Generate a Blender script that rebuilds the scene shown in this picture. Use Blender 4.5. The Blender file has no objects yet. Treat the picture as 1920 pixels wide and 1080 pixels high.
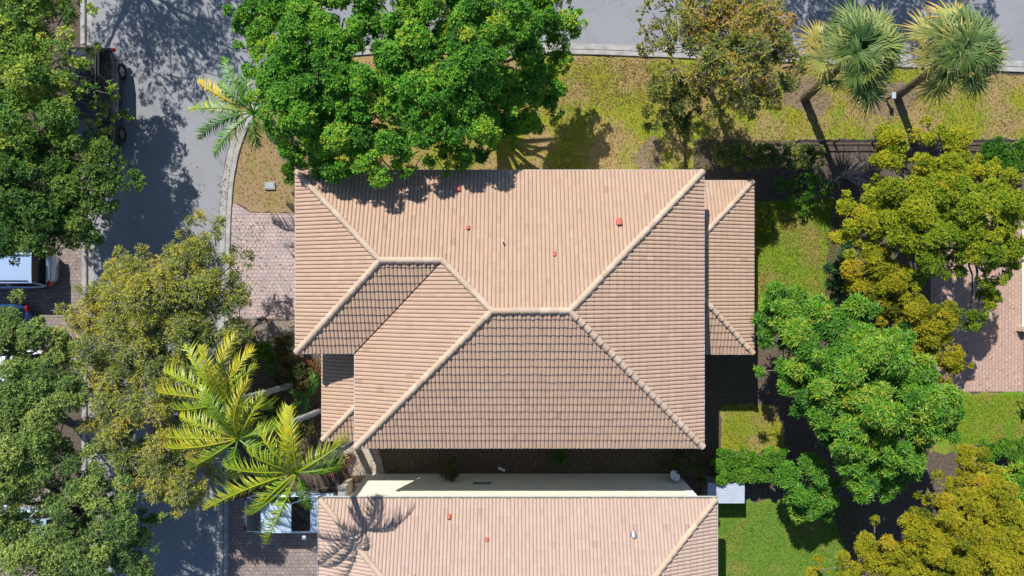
import bpy, bmesh, math, random
import numpy as np
from mathutils import Vector

# ------------------------------------------------------------------ camera, sky, sun, exposure
S = bpy.context.scene
COL = S.collection
H, FPX = 32.0, 1297.0                      # drone height (m); focal length in 1920-px units
cam_d = bpy.data.cameras.new("drone_camera")
cam_d.sensor_width = 36.0
cam_d.lens = 36.0 * FPX / 1920.0
cam_d.clip_end = 2000.0
cam = bpy.data.objects.new("drone_camera", cam_d)
COL.objects.link(cam)
cam.location = (0, 0, H)
cam.rotation_euler = (0, 0, 0)             # straight down, +Y up in the picture
S.camera = cam

SUN = Vector((0.40, -0.87, -1.0)).normalized()
elev = math.asin(-SUN.z)
W = bpy.data.worlds.new("World")
S.world = W
W.use_nodes = True
wn = W.node_tree
sky = wn.nodes.new("ShaderNodeTexSky")
sky.sky_type = 'NISHITA'
sky.sun_disc = False
sky.ozone_density = 4.0
sky.dust_density = 0.4
sky.sun_elevation = elev
sky.sun_rotation = math.atan2(-SUN.x, -SUN.y)
wn.links.new(sky.outputs[0], wn.nodes["Background"].inputs[0])
wn.nodes["Background"].inputs[1].default_value = 0.10
sun_d = bpy.data.lights.new("sun", 'SUN')
sun_d.energy = 5.0
sun_d.angle = math.radians(0.5)
sun_d.color = (1.0, 0.955, 0.89)
sun = bpy.data.objects.new("sun", sun_d)
COL.objects.link(sun)
sun.location = (-20, 40, 60)
sun.rotation_euler = SUN.to_track_quat('-Z', 'Y').to_euler()
S.view_settings.view_transform = 'Standard'
S.view_settings.look = 'None'
S.view_settings.exposure = 0.44
S.view_settings.gamma = 1.0
S.cycles.max_bounces = 8
S.cycles.transparent_max_bounces = 8

# ------------------------------------------------------------------ helpers
def P(px, py, h=0.0):
    """photo pixel (1920x1080) of a point at height h -> world point"""
    s = (H - h) / FPX
    return np.array(((px - 960) * s, (540 - py) * s, h))

ORG = {}
def tag(o, label=None, cat=None, group=None, kind=None):
    if label: o["label"] = label
    if cat: o["category"] = cat
    if group: o["group"] = group
    if kind: o["kind"] = kind
    return o

def thing(name, loc, label, cat, group=None, rz=0.0):
    o = bpy.data.objects.new(name, None)
    COL.objects.link(o)
    o.empty_display_size = 0.3
    o.location = tuple(float(c) for c in loc)
    o.rotation_euler = (0, 0, rz)
    ORG[o.name] = np.array(loc, float)
    return tag(o, label, cat, group)

def finish(name, me, mat, parent, local=False, smooth=False):
    o = bpy.data.objects.new(name, me)
    COL.objects.link(o)
    if mat is not None:
        for m in (mat if isinstance(mat, (list, tuple)) else [mat]):
            me.materials.append(m)
    if parent is not None:
        o.parent = parent
        org = ORG.get(parent.name, np.zeros(3))
        ORG[o.name] = org
        if not local and np.any(org):
            n = len(me.vertices)
            co = np.empty(n * 3, np.float32)
            me.vertices.foreach_get("co", co)
            co = (co.reshape(-1, 3) - org.astype(np.float32)).ravel()
            me.vertices.foreach_set("co", co)
            me.update()
    else:
        ORG[o.name] = np.zeros(3)
    me.polygons.foreach_set("use_smooth", [bool(smooth)] * len(me.polygons))
    return o

def mesh_np(name, V, F, mat, parent=None, tint=None, smooth=False, local=False):
    V = np.asarray(V, np.float32); F = np.asarray(F, np.int32)
    me = bpy.data.meshes.new(name)
    k = F.shape[1]
    me.vertices.add(len(V)); me.vertices.foreach_set("co", V.ravel())
    me.loops.add(F.size); me.loops.foreach_set("vertex_index", F.ravel())
    me.polygons.add(len(F))
    me.polygons.foreach_set("loop_start", np.arange(0, F.size, k, dtype=np.int32))
    if tint is not None:
        a = me.attributes.new("tint", 'FLOAT', 'FACE')
        a.data.foreach_set("value", np.asarray(tint, np.float32))
    me.update(calc_edges=True)
    return finish(name, me, mat, parent, local, smooth)

def mesh_py(name, V, F, mat, parent=None, local=False, smooth=False, mi=None):
    me = bpy.data.meshes.new(name)
    me.from_pydata([tuple(map(float, v)) for v in V], [], [tuple(f) for f in F])
    o = finish(name, me, mat, parent, local, smooth)
    if mi is not None:
        me.polygons.foreach_set("material_index", mi)
    me.update()
    return o

class Acc:
    """collects quads"""
    def __init__(s): s.V = []; s.F = []; s.T = []; s.n = 0
    def add(s, V, F, t=0.5):
        V = np.asarray(V, float).reshape(-1, 3); F = np.asarray(F, int).reshape(-1, 4)
        s.V.append(V); s.F.append(F + s.n); s.n += len(V)
        s.T.append(np.broadcast_to(np.asarray(t, float), (len(F),)))
    def build(s, name, mat, parent=None, smooth=False, local=False):
        if not s.V: return None
        return mesh_np(name, np.concatenate(s.V), np.concatenate(s.F), mat, parent, np.concatenate(s.T), smooth, local)

class Box:
    """collects boxes / polygons as python lists"""
    def __init__(s): s.V = []; s.F = []
    def box(s, x0, x1, y0, y1, z0, z1):
        b = len(s.V)
        s.V += [(x, y, z) for z in (z0, z1) for y in (y0, y1) for x in (x0, x1)]
        s.F += [tuple(b + i for i in f) for f in ((0, 2, 3, 1), (4, 5, 7, 6), (0, 1, 5, 4), (2, 6, 7, 3), (0, 4, 6, 2), (1, 3, 7, 5))]
        return s
    def prism(s, poly, z0, z1):
        b = len(s.V); n = len(poly)
        s.V += [(p[0], p[1], z0) for p in poly] + [(p[0], p[1], z1) for p in poly]
        s.F += [tuple(b + i for i in reversed(range(n))), tuple(b + n + i for i in range(n))]
        s.F += [(b + i, b + (i + 1) % n, b + n + (i + 1) % n, b + n + i) for i in range(n)]
        return s
    def bar(s, p0, p1, w, t):
        """square bar between two points, w wide, t thick"""
        p0 = np.array(p0, float); p1 = np.array(p1, float); d = p1 - p0; d /= np.linalg.norm(d) + 1e-9
        a = np.cross(d, (0, 0, 1.0))
        if np.linalg.norm(a) < 1e-3: a = np.array((1.0, 0, 0))
        a /= np.linalg.norm(a); c = np.cross(a, d)
        b = len(s.V)
        for p in (p0, p1):
            for i, j in ((-1, -1), (1, -1), (1, 1), (-1, 1)):
                s.V.append(tuple(p + a * i * w / 2 + c * j * t / 2))
        s.F += [tuple(b + i for i in f) for f in ((3, 2, 1, 0), (4, 5, 6, 7), (0, 1, 5, 4), (1, 2, 6, 5), (2, 3, 7, 6), (3, 0, 4, 7))]
        return s
    def build(s, name, mat, parent=None, local=False, bevel=0.0):
        o = mesh_py(name, s.V, s.F, mat, parent, local)
        if bevel:
            m = o.modifiers.new("bevel", 'BEVEL'); m.width = bevel; m.segments = 2; m.limit_method = 'ANGLE'
        return o

def nrm(a):
    return a / (np.linalg.norm(a, axis=-1, keepdims=True) + 1e-9)

def tube(pts, rad, sides=6):
    pts = np.asarray(pts, float); n = len(pts); rad = np.broadcast_to(np.asarray(rad, float), (n,))
    d = nrm(np.gradient(pts, axis=0))
    ref = np.where(np.abs(d[:, 2:3]) > 0.9, np.array([[1.0, 0, 0]]), np.array([[0, 0, 1.0]]))
    a = nrm(np.cross(d, ref)); b = np.cross(d, a)
    th = np.arange(sides) * 2 * math.pi / sides
    V = pts[:, None] + rad[:, None, None] * (a[:, None] * np.cos(th)[None, :, None] + b[:, None] * np.sin(th)[None, :, None])
    F = [(i * sides + j, i * sides + (j + 1) % sides, (i + 1) * sides + (j + 1) % sides, (i + 1) * sides + j) for i in range(n - 1) for j in range(sides)]
    return V.reshape(-1, 3), np.array(F)

def prisms(P0, P1, r0, r1):
    """many thin 3-sided twigs"""
    n = len(P0); d = nrm(P1 - P0)
    a = nrm(np.cross(d, nrm(np.random.RandomState(3).randn(n, 3)))); b = np.cross(d, a)
    V = np.empty((n, 6, 3))
    for j in range(3):
        o = a * math.cos(j * 2.094) + b * math.sin(j * 2.094)
        V[:, j] = P0 + o * np.reshape(r0, (-1, 1)); V[:, 3 + j] = P1 + o * np.reshape(r1, (-1, 1))
    F = np.array([(0, 1, 4, 3), (1, 2, 5, 4), (2, 0, 3, 5)])
    return V.reshape(-1, 3), (F[None] + 6 * np.arange(n)[:, None, None]).reshape(-1, 4)

def curve(p0, p1, sag, n=7, rng=None, wob=0.0):
    t = np.linspace(0, 1, n)[:, None]
    c = np.asarray(p0) * (1 - t) + np.asarray(p1) * t
    c = c + np.asarray(sag) * (4 * t * (1 - t))
    if rng is not None and wob:
        w = rng.randn(n, 3) * wob; w[0] = w[-1] = 0
        c = c + w
    return c

# ------------------------------------------------------------------ materials
def newmat(name):
    m = bpy.data.materials.new(name); m.use_nodes = True
    nt = m.node_tree; b = nt.nodes["Principled BSDF"]
    return m, nt, b

def node(nt, kind, **kw):
    n = nt.nodes.new(kind)
    for k, v in kw.items():
        if k in n.inputs: n.inputs[k].default_value = v
        else: setattr(n, k, v)
    return n

def ramp(nt, fac, stops):
    r = nt.nodes.new("ShaderNodeValToRGB")
    e = r.color_ramp.elements
    while len(e) < len(stops): e.new(0.5)
    for el, (p, c) in zip(e, stops):
        el.position = p; el.color = (*c, 1)
    nt.links.new(fac, r.inputs[0])
    return r.outputs[0]

def objco(nt, scale=1.0, rot=0.0):
    t = nt.nodes.new("ShaderNodeTexCoord"); m = nt.nodes.new("ShaderNodeMapping")
    m.inputs["Scale"].default_value = (scale, scale, scale); m.inputs["Rotation"].default_value = (0, 0, rot)
    nt.links.new(t.outputs["Object"], m.inputs[0])
    return m.outputs[0]

def noise(nt, vec, scale, detail=3.0, rough=0.55):
    n = node(nt, "ShaderNodeTexNoise", Scale=scale, Detail=detail, Roughness=rough)
    nt.links.new(vec, n.inputs["Vector"])
    return n.outputs["Fac"]

def mix(nt, fac, a, b, mode='MIX'):
    m = nt.nodes.new("ShaderNodeMix"); m.data_type = 'RGBA'; m.blend_type = mode
    for sock, v in ((m.inputs[0], fac), (m.inputs[6], a), (m.inputs[7], b)):
        if hasattr(v, "is_output"): nt.links.new(v, sock)
        elif isinstance(v, (int, float)): sock.default_value = v
        else: sock.default_value = (*v, 1)
    return m.outputs[2]

def bump(nt, b, height, strength, dist=0.02):
    n = node(nt, "ShaderNodeBump", Strength=strength, Distance=dist)
    nt.links.new(height, n.inputs["Height"]); nt.links.new(n.outputs[0], b.inputs["Normal"])

def plain(name, col, rough=0.6, metal=0.0, spec=0.4, var=0.12, scale=6.0, coat=0.0):
    m, nt, b = newmat(name)
    f = noise(nt, objco(nt), scale, 4)
    lo = tuple(c * (1 - var) for c in col); hi = tuple(min(1, c * (1 + var)) for c in col)
    nt.links.new(ramp(nt, f, [(0.3, lo), (0.7, hi)]), b.inputs["Base Color"])
    b.inputs["Roughness"].default_value = rough; b.inputs["Metallic"].default_value = metal
    b.inputs["Specular IOR Level"].default_value = spec
    b.inputs["Coat Weight"].default_value = coat
    return m

def leafmat(name, stops, trans=0.24, rough=0.55, spec=0.18):
    """leaf colour runs along each leaf's own 'tint' value"""
    m, nt, b = newmat(name)
    at = node(nt, "ShaderNodeAttribute", attribute_name="tint")
    col = ramp(nt, at.outputs["Fac"], stops)
    nt.links.new(col, b.inputs["Base Color"])
    b.inputs["Roughness"].default_value = rough; b.inputs["Specular IOR Level"].default_value = spec
    tr = nt.nodes.new("ShaderNodeBsdfTranslucent")
    nt.links.new(mix(nt, 1.0, col, (1.0, 1.0, 0.55), 'MULTIPLY'), tr.inputs[0])
    ms = nt.nodes.new("ShaderNodeMixShader"); ms.inputs[0].default_value = trans
    nt.links.new(b.outputs[0], ms.inputs[1]); nt.links.new(tr.outputs[0], ms.inputs[2])
    nt.links.new(ms.outputs[0], nt.nodes["Material Output"].inputs[0])
    return m

def grassmat(name, lo, mid, hi, dry, dryness):
    m, nt, b = newmat(name)
    v = objco(nt)
    fine = noise(nt, v, 14.0, 5, 0.7)
    big = noise(nt, v, 0.55, 4, 0.6)
    c = ramp(nt, fine, [(0.3, lo), (0.5, mid), (0.72, hi)])
    d = ramp(nt, big, [(dryness, (1, 1, 1)), (dryness + 0.16, (0, 0, 0))])
    dr = ramp(nt, fine, [(0.3, tuple(x * 0.6 for x in dry)), (0.7, dry)])
    gp = noise(nt, objco(nt, 1.0, 0.7), 0.8, 4, 0.65)
    c = mix(nt, ramp(nt, gp, [(0.46, (0, 0, 0)), (0.62, (0.6, 0.6, 0.6))]), c, tuple(x * y for x, y in zip(mid, (0.55, 0.92, 0.9))))
    nt.links.new(mix(nt, d, c, dr), b.inputs["Base Color"])
    b.inputs["Roughness"].default_value = 0.9; b.inputs["Specular IOR Level"].default_value = 0.1
    bump(nt, b, fine, 0.6, 0.05)
    return m

def soilmat(name, lo, hi, scale=9.0):
    m, nt, b = newmat(name)
    v = objco(nt)
    f = noise(nt, v, scale, 6, 0.75)
    nt.links.new(ramp(nt, f, [(0.3, lo), (0.7, hi)]), b.inputs["Base Color"])
    b.inputs["Roughness"].default_value = 0.95; b.inputs["Specular IOR Level"].default_value = 0.1
    bump(nt, b, f, 0.8, 0.05)
    return m

def pavermat(name, c1, c2, c3, mortar, rot=0.0, w=0.2, hgt=0.17):
    m, nt, b = newmat(name)
    v = objco(nt, 1.0, rot)
    br = node(nt, "ShaderNodeTexBrick", Scale=1.0)
    br.inputs["Mortar Size"].default_value = 0.011; br.inputs["Brick Width"].default_value = w
    br.inputs["Row Height"].default_value = hgt; br.inputs["Mortar Smooth"].default_value = 0.2
    br.inputs["Color1"].default_value = (*c1, 1); br.inputs["Color2"].default_value = (*c2, 1); br.inputs["Mortar"].default_value = (*mortar, 1)
    nt.links.new(v, br.inputs["Vector"])
    n1 = noise(nt, v, 1.3, 3)
    col = mix(nt, ramp(nt, n1, [(0.42, (0, 0, 0)), (0.66, (0.55, 0.55, 0.55))]), br.outputs["Color"], c3)
    n2 = noise(nt, v, 25, 4, 0.7)
    col = mix(nt, 0.5, col, ramp(nt, n2, [(0.3, (0.55, 0.55, 0.55)), (0.7, (1, 1, 1))]), 'MULTIPLY')
    nt.links.new(mix(nt, br.outputs["Fac"], col, mortar), b.inputs["Base Color"])
    b.inputs["Roughness"].default_value = 0.85; b.inputs["Specular IOR Level"].default_value = 0.2
    inv = nt.nodes.new("ShaderNodeMath"); inv.operation = 'SUBTRACT'; inv.inputs[0].default_value = 1.0
    nt.links.new(br.outputs["Fac"], inv.inputs[1])
    bump(nt, b, inv.outputs[0], 0.5, 0.01)
    return m

def tilemat(name, stops, grime):
    m, nt, b = newmat(name)
    at = node(nt, "ShaderNodeAttribute", attribute_name="tint")
    c = ramp(nt, at.outputs["Fac"], stops)
    v = objco(nt)
    g = noise(nt, v, 1.1, 5, 0.65)
    c = mix(nt, ramp(nt, g, [(0.46, (0, 0, 0)), (0.74, (0.5, 0.5, 0.5))]), c, grime)
    li = noise(nt, v, 3.2, 6, 0.75)
    c = mix(nt, ramp(nt, li, [(0.60, (0, 0, 0)), (0.72, (0.4, 0.4, 0.4))]), c, (0.40, 0.345, 0.205))
    g2 = noise(nt, v, 30, 4, 0.7)
    c = mix(nt, 0.5, c, ramp(nt, g2, [(0.3, (0.62, 0.62, 0.62)), (0.65, (1, 1, 1))]), 'MULTIPLY')
    nt.links.new(c, b.inputs["Base Color"])
    b.inputs["Roughness"].default_value = 0.85; b.inputs["Specular IOR Level"].default_value = 0.2
    return m

M = {}
M['tile'] = tilemat("roof_tile", [(0.0, (0.33, 0.212, 0.145)), (0.3, (0.43, 0.296, 0.212)), (0.7, (0.485, 0.343, 0.250)), (1.0, (0.54, 0.40, 0.30))], (0.43, 0.31, 0.21))
M['tile_pink'] = tilemat("roof_tile_pinker", [(0.0, (0.36, 0.25, 0.195)), (0.3, (0.45, 0.33, 0.265)), (0.7, (0.505, 0.38, 0.31)), (1.0, (0.55, 0.43, 0.36))], (0.46, 0.35, 0.275))
M['cap'] = tilemat("ridge_tile", [(0.0, (0.42, 0.31, 0.225)), (1.0, (0.57, 0.45, 0.345))], (0.47, 0.375, 0.27))
M['stucco'] = plain("cream_stucco", (0.72, 0.70, 0.58), 0.9, spec=0.15, var=0.05, scale=3)
M['stucco_tan'] = plain("tan_stucco", (0.60, 0.50, 0.38), 0.9, spec=0.15, var=0.08, scale=3)
M['gutter'] = plain("gutter_enamel", (0.50, 0.49, 0.46), 0.5, var=0.1)
M['dark'] = plain("dark_metal", (0.03, 0.03, 0.033), 0.5, var=0.2)
M['glass'] = plain("dark_glass", (0.010, 0.012, 0.014), 0.08, spec=0.35, var=0.1)
M['white'] = plain("white_paint", (0.75, 0.75, 0.74), 0.5, var=0.04)
M['red'] = plain("red_vent_paint", (0.40, 0.105, 0.075), 0.7, var=0.25, scale=20)
M['grey_metal'] = plain("galvanised_metal", (0.34, 0.36, 0.39), 0.4, metal=0.6, var=0.2)
M['shed_blue'] = plain("painted_shed_sheet", (0.38, 0.43, 0.51), 0.45, var=0.06)
M['bark'] = plain("bark", (0.085, 0.07, 0.055), 0.95, spec=0.1, var=0.45, scale=9)
M['bark_grey'] = plain("grey_bark", (0.15, 0.135, 0.12), 0.9, spec=0.15, var=0.4, scale=7)
M['bark_pale'] = plain("pale_bark", (0.30, 0.28, 0.26), 0.9, spec=0.15, var=0.35, scale=7)
M['palm_bark'] = plain("palm_trunk_grey", (0.30, 0.31, 0.32), 0.85, spec=0.2, var=0.3, scale=5)
M['palm_brown'] = plain("palm_trunk_brown", (0.14, 0.11, 0.085), 0.95, spec=0.1, var=0.5, scale=9)
M['rubber'] = plain("tyre_rubber", (0.02, 0.02, 0.02), 0.85, spec=0.2)
M['rim'] = plain("wheel_alloy", (0.35, 0.35, 0.36), 0.35, metal=0.8)
M['lamp_red'] = plain("tail_lens", (0.30, 0.015, 0.012), 0.2)
M['lamp_clear'] = plain("head_lens", (0.6, 0.62, 0.64), 0.1, spec=0.7)
M['plastic'] = plain("black_plastic", (0.02, 0.021, 0.023), 0.6)
M['concrete'] = plain("concrete", (0.31, 0.305, 0.295), 0.9, spec=0.15, var=0.25, scale=2.5)
M['teal'] = plain("teal_cloth", (0.03, 0.085, 0.085), 0.8, var=0.2)
M['soil'] = soilmat("brown_soil", (0.055, 0.042, 0.032), (0.16, 0.125, 0.10))
M['soil_grey'] = soilmat("grey_litter_soil", (0.13, 0.11, 0.095), (0.30, 0.26, 0.225), 12)
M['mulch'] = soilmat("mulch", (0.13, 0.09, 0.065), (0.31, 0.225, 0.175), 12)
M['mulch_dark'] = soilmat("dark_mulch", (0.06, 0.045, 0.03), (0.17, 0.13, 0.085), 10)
M['gravel'] = soilmat("pale_gravel", (0.25, 0.21, 0.17), (0.55, 0.48, 0.40), 16)
M['g_dry'] = grassmat("dry_grass", (0.105, 0.115, 0.012), (0.225, 0.235, 0.022), (0.34, 0.33, 0.045), (0.38, 0.26, 0.13), 0.40)
M['g_front'] = grassmat("tan_grass", (0.09, 0.085, 0.018), (0.20, 0.18, 0.032), (0.31, 0.265, 0.065), (0.34, 0.24, 0.13), 0.50)
M['g_yard'] = grassmat("yard_grass", (0.065, 0.115, 0.008), (0.145, 0.235, 0.018), (0.23, 0.31, 0.04), (0.30, 0.24, 0.07), 0.37)
M['g_green'] = grassmat("green_grass", (0.05, 0.11, 0.014), (0.115, 0.205, 0.03), (0.18, 0.27, 0.055), (0.26, 0.24, 0.07), 0.33)
M['pavers'] = pavermat("pink_pavers", (0.51, 0.39, 0.365), (0.41, 0.315, 0.305), (0.32, 0.285, 0.295), (0.19, 0.155, 0.145))
M['pavers_grey'] = pavermat("grey_pavers", (0.34, 0.27, 0.235), (0.25, 0.20, 0.185), (0.20, 0.175, 0.17), (0.13, 0.11, 0.10))
M['pavers_red'] = pavermat("red_pavers", (0.50, 0.345, 0.28), (0.41, 0.275, 0.225), (0.44, 0.315, 0.255), (0.26, 0.18, 0.145), 1.5708, 0.22, 0.15)

def asphalt():
    m, nt, b = newmat("old_asphalt")
    v = objco(nt)
    f = noise(nt, v, 45, 4, 0.75); g = noise(nt, v, 0.45, 5, 0.6)
    c = ramp(nt, f, [(0.25, (0.170, 0.176, 0.192)), (0.55, (0.262, 0.270, 0.288)), (0.8, (0.36, 0.365, 0.38))])
    c = mix(nt, 1.0, c, ramp(nt, g, [(0.3, (0.84, 0.84, 0.84)), (0.7, (1.0, 1.0, 1.0))]), 'MULTIPLY')
    wv = nt.nodes.new("ShaderNodeVectorMath"); wv.operation = 'ADD'
    wn_ = node(nt, "ShaderNodeTexNoise", Scale=1.1, Detail=4.0); nt.links.new(v, wn_.inputs["Vector"])
    nt.links.new(v, wv.inputs[0]); nt.links.new(wn_.outputs["Color"], wv.inputs[1])
    vo = node(nt, "ShaderNodeTexVoronoi", feature='DISTANCE_TO_EDGE', Scale=0.33); nt.links.new(wv.outputs[0], vo.inputs["Vector"])
    c = mix(nt, ramp(nt, vo.outputs["Distance"], [(0.0, (0.3, 0.3, 0.3)), (0.010, (0, 0, 0))]), c, (0.09, 0.09, 0.095))
    st = noise(nt, v, 1.6, 5, 0.7)
    c = mix(nt, ramp(nt, st, [(0.60, (0, 0, 0)), (0.76, (0.45, 0.45, 0.45))]), c, (0.13, 0.13, 0.135))
    nt.links.new(c, b.inputs["Base Color"])
    b.inputs["Roughness"].default_value = 0.9; b.inputs["Specular IOR Level"].default_value = 0.25
    bump(nt, b, f, 0.3, 0.01)
    return m
M['asphalt'] = asphalt()

# foliage palettes
M['l_oak'] = leafmat("oak_leaf", [(0.0, (0.035, 0.105, 0.016)), (0.45, (0.095, 0.296, 0.027)), (0.8, (0.197, 0.435, 0.032)), (1.0, (0.422, 0.460, 0.048))])
M['l_left'] = leafmat("left_tree_leaf", [(0.0, (0.044, 0.125, 0.029)), (0.4, (0.125, 0.265, 0.043)), (0.75, (0.296, 0.421, 0.054)), (1.0, (0.558, 0.587, 0.091))])
M['l_left_dark'] = leafmat("dark_tree_leaf", [(0.0, (0.028, 0.085, 0.022)), (0.5, (0.080, 0.180, 0.028)), (1.0, (0.214, 0.304, 0.050))])
M['l_sparse'] = leafmat("olive_sparse_leaf", [(0.0, (0.123, 0.185, 0.045)), (0.4, (0.302, 0.375, 0.073)), (0.75, (0.470, 0.482, 0.078)), (1.0, (0.582, 0.482, 0.067))])
M['l_grey'] = leafmat("grey_green_leaf", [(0.0, (0.054, 0.127, 0.043)), (0.5, (0.168, 0.271, 0.067)), (1.0, (0.379, 0.466, 0.108))])
M['l_autumn'] = leafmat("autumn_leaf", [(0.0, (0.085, 0.14, 0.025)), (0.45, (0.22, 0.26, 0.04)), (0.8, (0.37, 0.33, 0.05)), (1.0, (0.46, 0.26, 0.05))])
M['l_young'] = leafmat("young_tree_leaf", [(0.0, (0.069, 0.137, 0.039)), (0.5, (0.176, 0.225, 0.055)), (1.0, (0.431, 0.363, 0.059))])
M['l_olive'] = leafmat("yellow_green_leaf", [(0.0, (0.063, 0.109, 0.009)), (0.4, (0.224, 0.287, 0.013)), (0.75, (0.368, 0.397, 0.016)), (1.0, (0.483, 0.380, 0.023))])
M['l_olive_green'] = leafmat("olive_green_leaf", [(0.0, (0.052, 0.115, 0.009)), (0.4, (0.167, 0.259, 0.013)), (0.75, (0.310, 0.380, 0.018)), (1.0, (0.425, 0.368, 0.023))])
M['l_mustard'] = leafmat("mustard_leaf", [(0.0, (0.07, 0.10, 0.008)), (0.4, (0.215, 0.235, 0.011)), (0.8, (0.345, 0.325, 0.014)), (1.0, (0.43, 0.29, 0.02))])
M['l_mango'] = leafmat("glossy_bright_leaf", [(0.0, (0.029, 0.106, 0.015)), (0.45, (0.086, 0.254, 0.023)), (0.8, (0.180, 0.360, 0.029)), (1.0, (0.360, 0.385, 0.037))], rough=0.45, spec=0.3)
M['l_hedge'] = leafmat("hedge_leaf", [(0.0, (0.028, 0.100, 0.011)), (0.5, (0.079, 0.214, 0.017)), (1.0, (0.164, 0.307, 0.031))])
M['l_dark'] = leafmat("dark_shrub_leaf", [(0.0, (0.017, 0.050, 0.022)), (0.5, (0.036, 0.105, 0.039)), (1.0, (0.077, 0.175, 0.053))])
M['l_croton'] = leafmat("croton_leaf", [(0.0, (0.039, 0.065, 0.016)), (0.5, (0.098, 0.111, 0.026)), (0.8, (0.195, 0.111, 0.039)), (1.0, (0.234, 0.058, 0.039))])
M['l_red'] = leafmat("bromeliad_leaf", [(0.0, (0.10, 0.03, 0.03)), (0.6, (0.26, 0.075, 0.06)), (1.0, (0.36, 0.2, 0.12))])
M['l_fan'] = leafmat("fan_palm_leaf", [(0.0, (0.035, 0.085, 0.025)), (0.45, (0.125, 0.20, 0.052)), (0.8, (0.31, 0.345, 0.10)), (1.0, (0.50, 0.36, 0.08))], rough=0.45, spec=0.2)
M['l_areca'] = leafmat("yellow_palm_leaf", [(0.0, (0.040, 0.132, 0.011)), (0.35, (0.132, 0.264, 0.012)), (0.7, (0.352, 0.405, 0.016)), (1.0, (0.493, 0.396, 0.018))], rough=0.45, spec=0.45)
M['l_palm'] = leafmat("green_palm_leaf", [(0.0, (0.025, 0.11, 0.012)), (0.5, (0.085, 0.25, 0.018)), (0.8, (0.26, 0.38, 0.025)), (1.0, (0.62, 0.48, 0.015))], rough=0.45, spec=0.45)
M['l_blade'] = leafmat("grass_blade", [(0.0, (0.09, 0.15, 0.010)), (0.4, (0.23, 0.27, 0.022)), (0.8, (0.38, 0.35, 0.05)), (1.0, (0.46, 0.34, 0.13))], trans=0.3, rough=0.8, spec=0.1)
M['l_litter'] = leafmat("fallen_leaf", [(0.0, (0.10, 0.06, 0.03)), (0.5, (0.24, 0.15, 0.06)), (1.0, (0.38, 0.28, 0.12))], trans=0.1, rough=0.8, spec=0.1)

def paint(name, col, metal=0.3, rough=0.3):
    return plain(name, col, rough, metal=metal, spec=0.5, var=0.03, coat=1.0)

# ------------------------------------------------------------------ ground, road, paving, lawns
R0 = random.Random(5)
def sheet(name, pts, z, mat, wob=0.0, label=None):
    w = [P(x, y)[:2] for x, y in pts]
    out = []
    for i, a in enumerate(w):
        b = w[(i + 1) % len(w)]
        L = np.linalg.norm(b - a)
        n = max(1, int(L / 0.25)) if wob else 1
        if L > 60: n = 1
        nx = np.array((-(b - a)[1], (b - a)[0])) / max(L, 1e-6)
        for k in range(n):
            p = a + (b - a) * k / n
            if wob and n > 1: p = p + nx * R0.uniform(-wob, wob)
            out.append((p[0], p[1], z))
    o = mesh_py(name, out, [tuple(range(len(out)))], mat)
    me = o.data
    if me.polygons[0].normal.z < 0: me.flip_normals()
    return tag(o, kind='structure')

g = mesh_py("ground", [(-300, -300, 0), (300, -300, 0), (300, 300, 0), (-300, 300, 0)], [(0, 1, 2, 3)], M['soil'])
tag(g, kind='structure')
edge_r = [(406, 1500), (407, 1080), (409, 700), (411, 440), (414, 370), (422, 300), (440, 240), (475, 175), (530, 120), (610, 88), (720, 79), (1100, 81), (1500, 97), (1900, 114), (2500, 138)]
road = sheet("road", [(172, 1500), (172, -400), (2500, -400)] + edge_r[::-1], 0.004, M['asphalt'])

def ribbon(name, line, prof, mat, side):
    """line: px points; prof: (offset m, height m) across, offsets to the given side"""
    w = np.array([P(x, y)[:2] for x, y in line])
    # resample
    seg = np.r_[0, np.cumsum(np.linalg.norm(np.diff(w, axis=0), axis=1))]
    t = np.linspace(0, seg[-1], int(seg[-1] / 0.5) + 2)
    q = np.c_[np.interp(t, seg, w[:, 0]), np.interp(t, seg, w[:, 1])]
    k = np.ones(5) / 5
    qq = q.copy()
    for c in (0, 1): qq[2:-2, c] = np.convolve(q[:, c], k, 'valid')
    d = nrm(np.gradient(qq, axis=0)); nn = np.c_[d[:, 1], -d[:, 0]] * side
    m = len(prof)
    V = np.array([[*(qq[i] + nn[i] * o), z] for i in range(len(qq)) for o, z in prof])
    F = np.array([(i * m + j, i * m + j + 1, (i + 1) * m + j + 1, (i + 1) * m + j) for i in range(len(qq) - 1) for j in range(m - 1)])
    o = mesh_np(name, V, F, mat)
    bm = bmesh.new(); bm.from_mesh(o.data); bmesh.ops.recalc_face_normals(bm, faces=bm.faces)
    if sum(f.normal.z for f in bm.faces) < 0: bmesh.ops.reverse_faces(bm, faces=bm.faces)
    bm.to_mesh(o.data); bm.free()
    return tag(o, kind='structure')
CURB = [(0.0, -0.01), (0.0, 0.012), (0.26, 0.006), (0.27, -0.005), (0.30, -0.005), (0.32, 0.06), (0.35, 0.085), (0.52, 0.085), (0.53, -0.01)]
ribbon("kerb", edge_r, CURB, M['concrete'], 1)
ribbon("kerb", [(176, 1500), (176, 900), (177, 520), (176, 430), (174, 100), (173, -400)], CURB, M['concrete'], -1)

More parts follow.
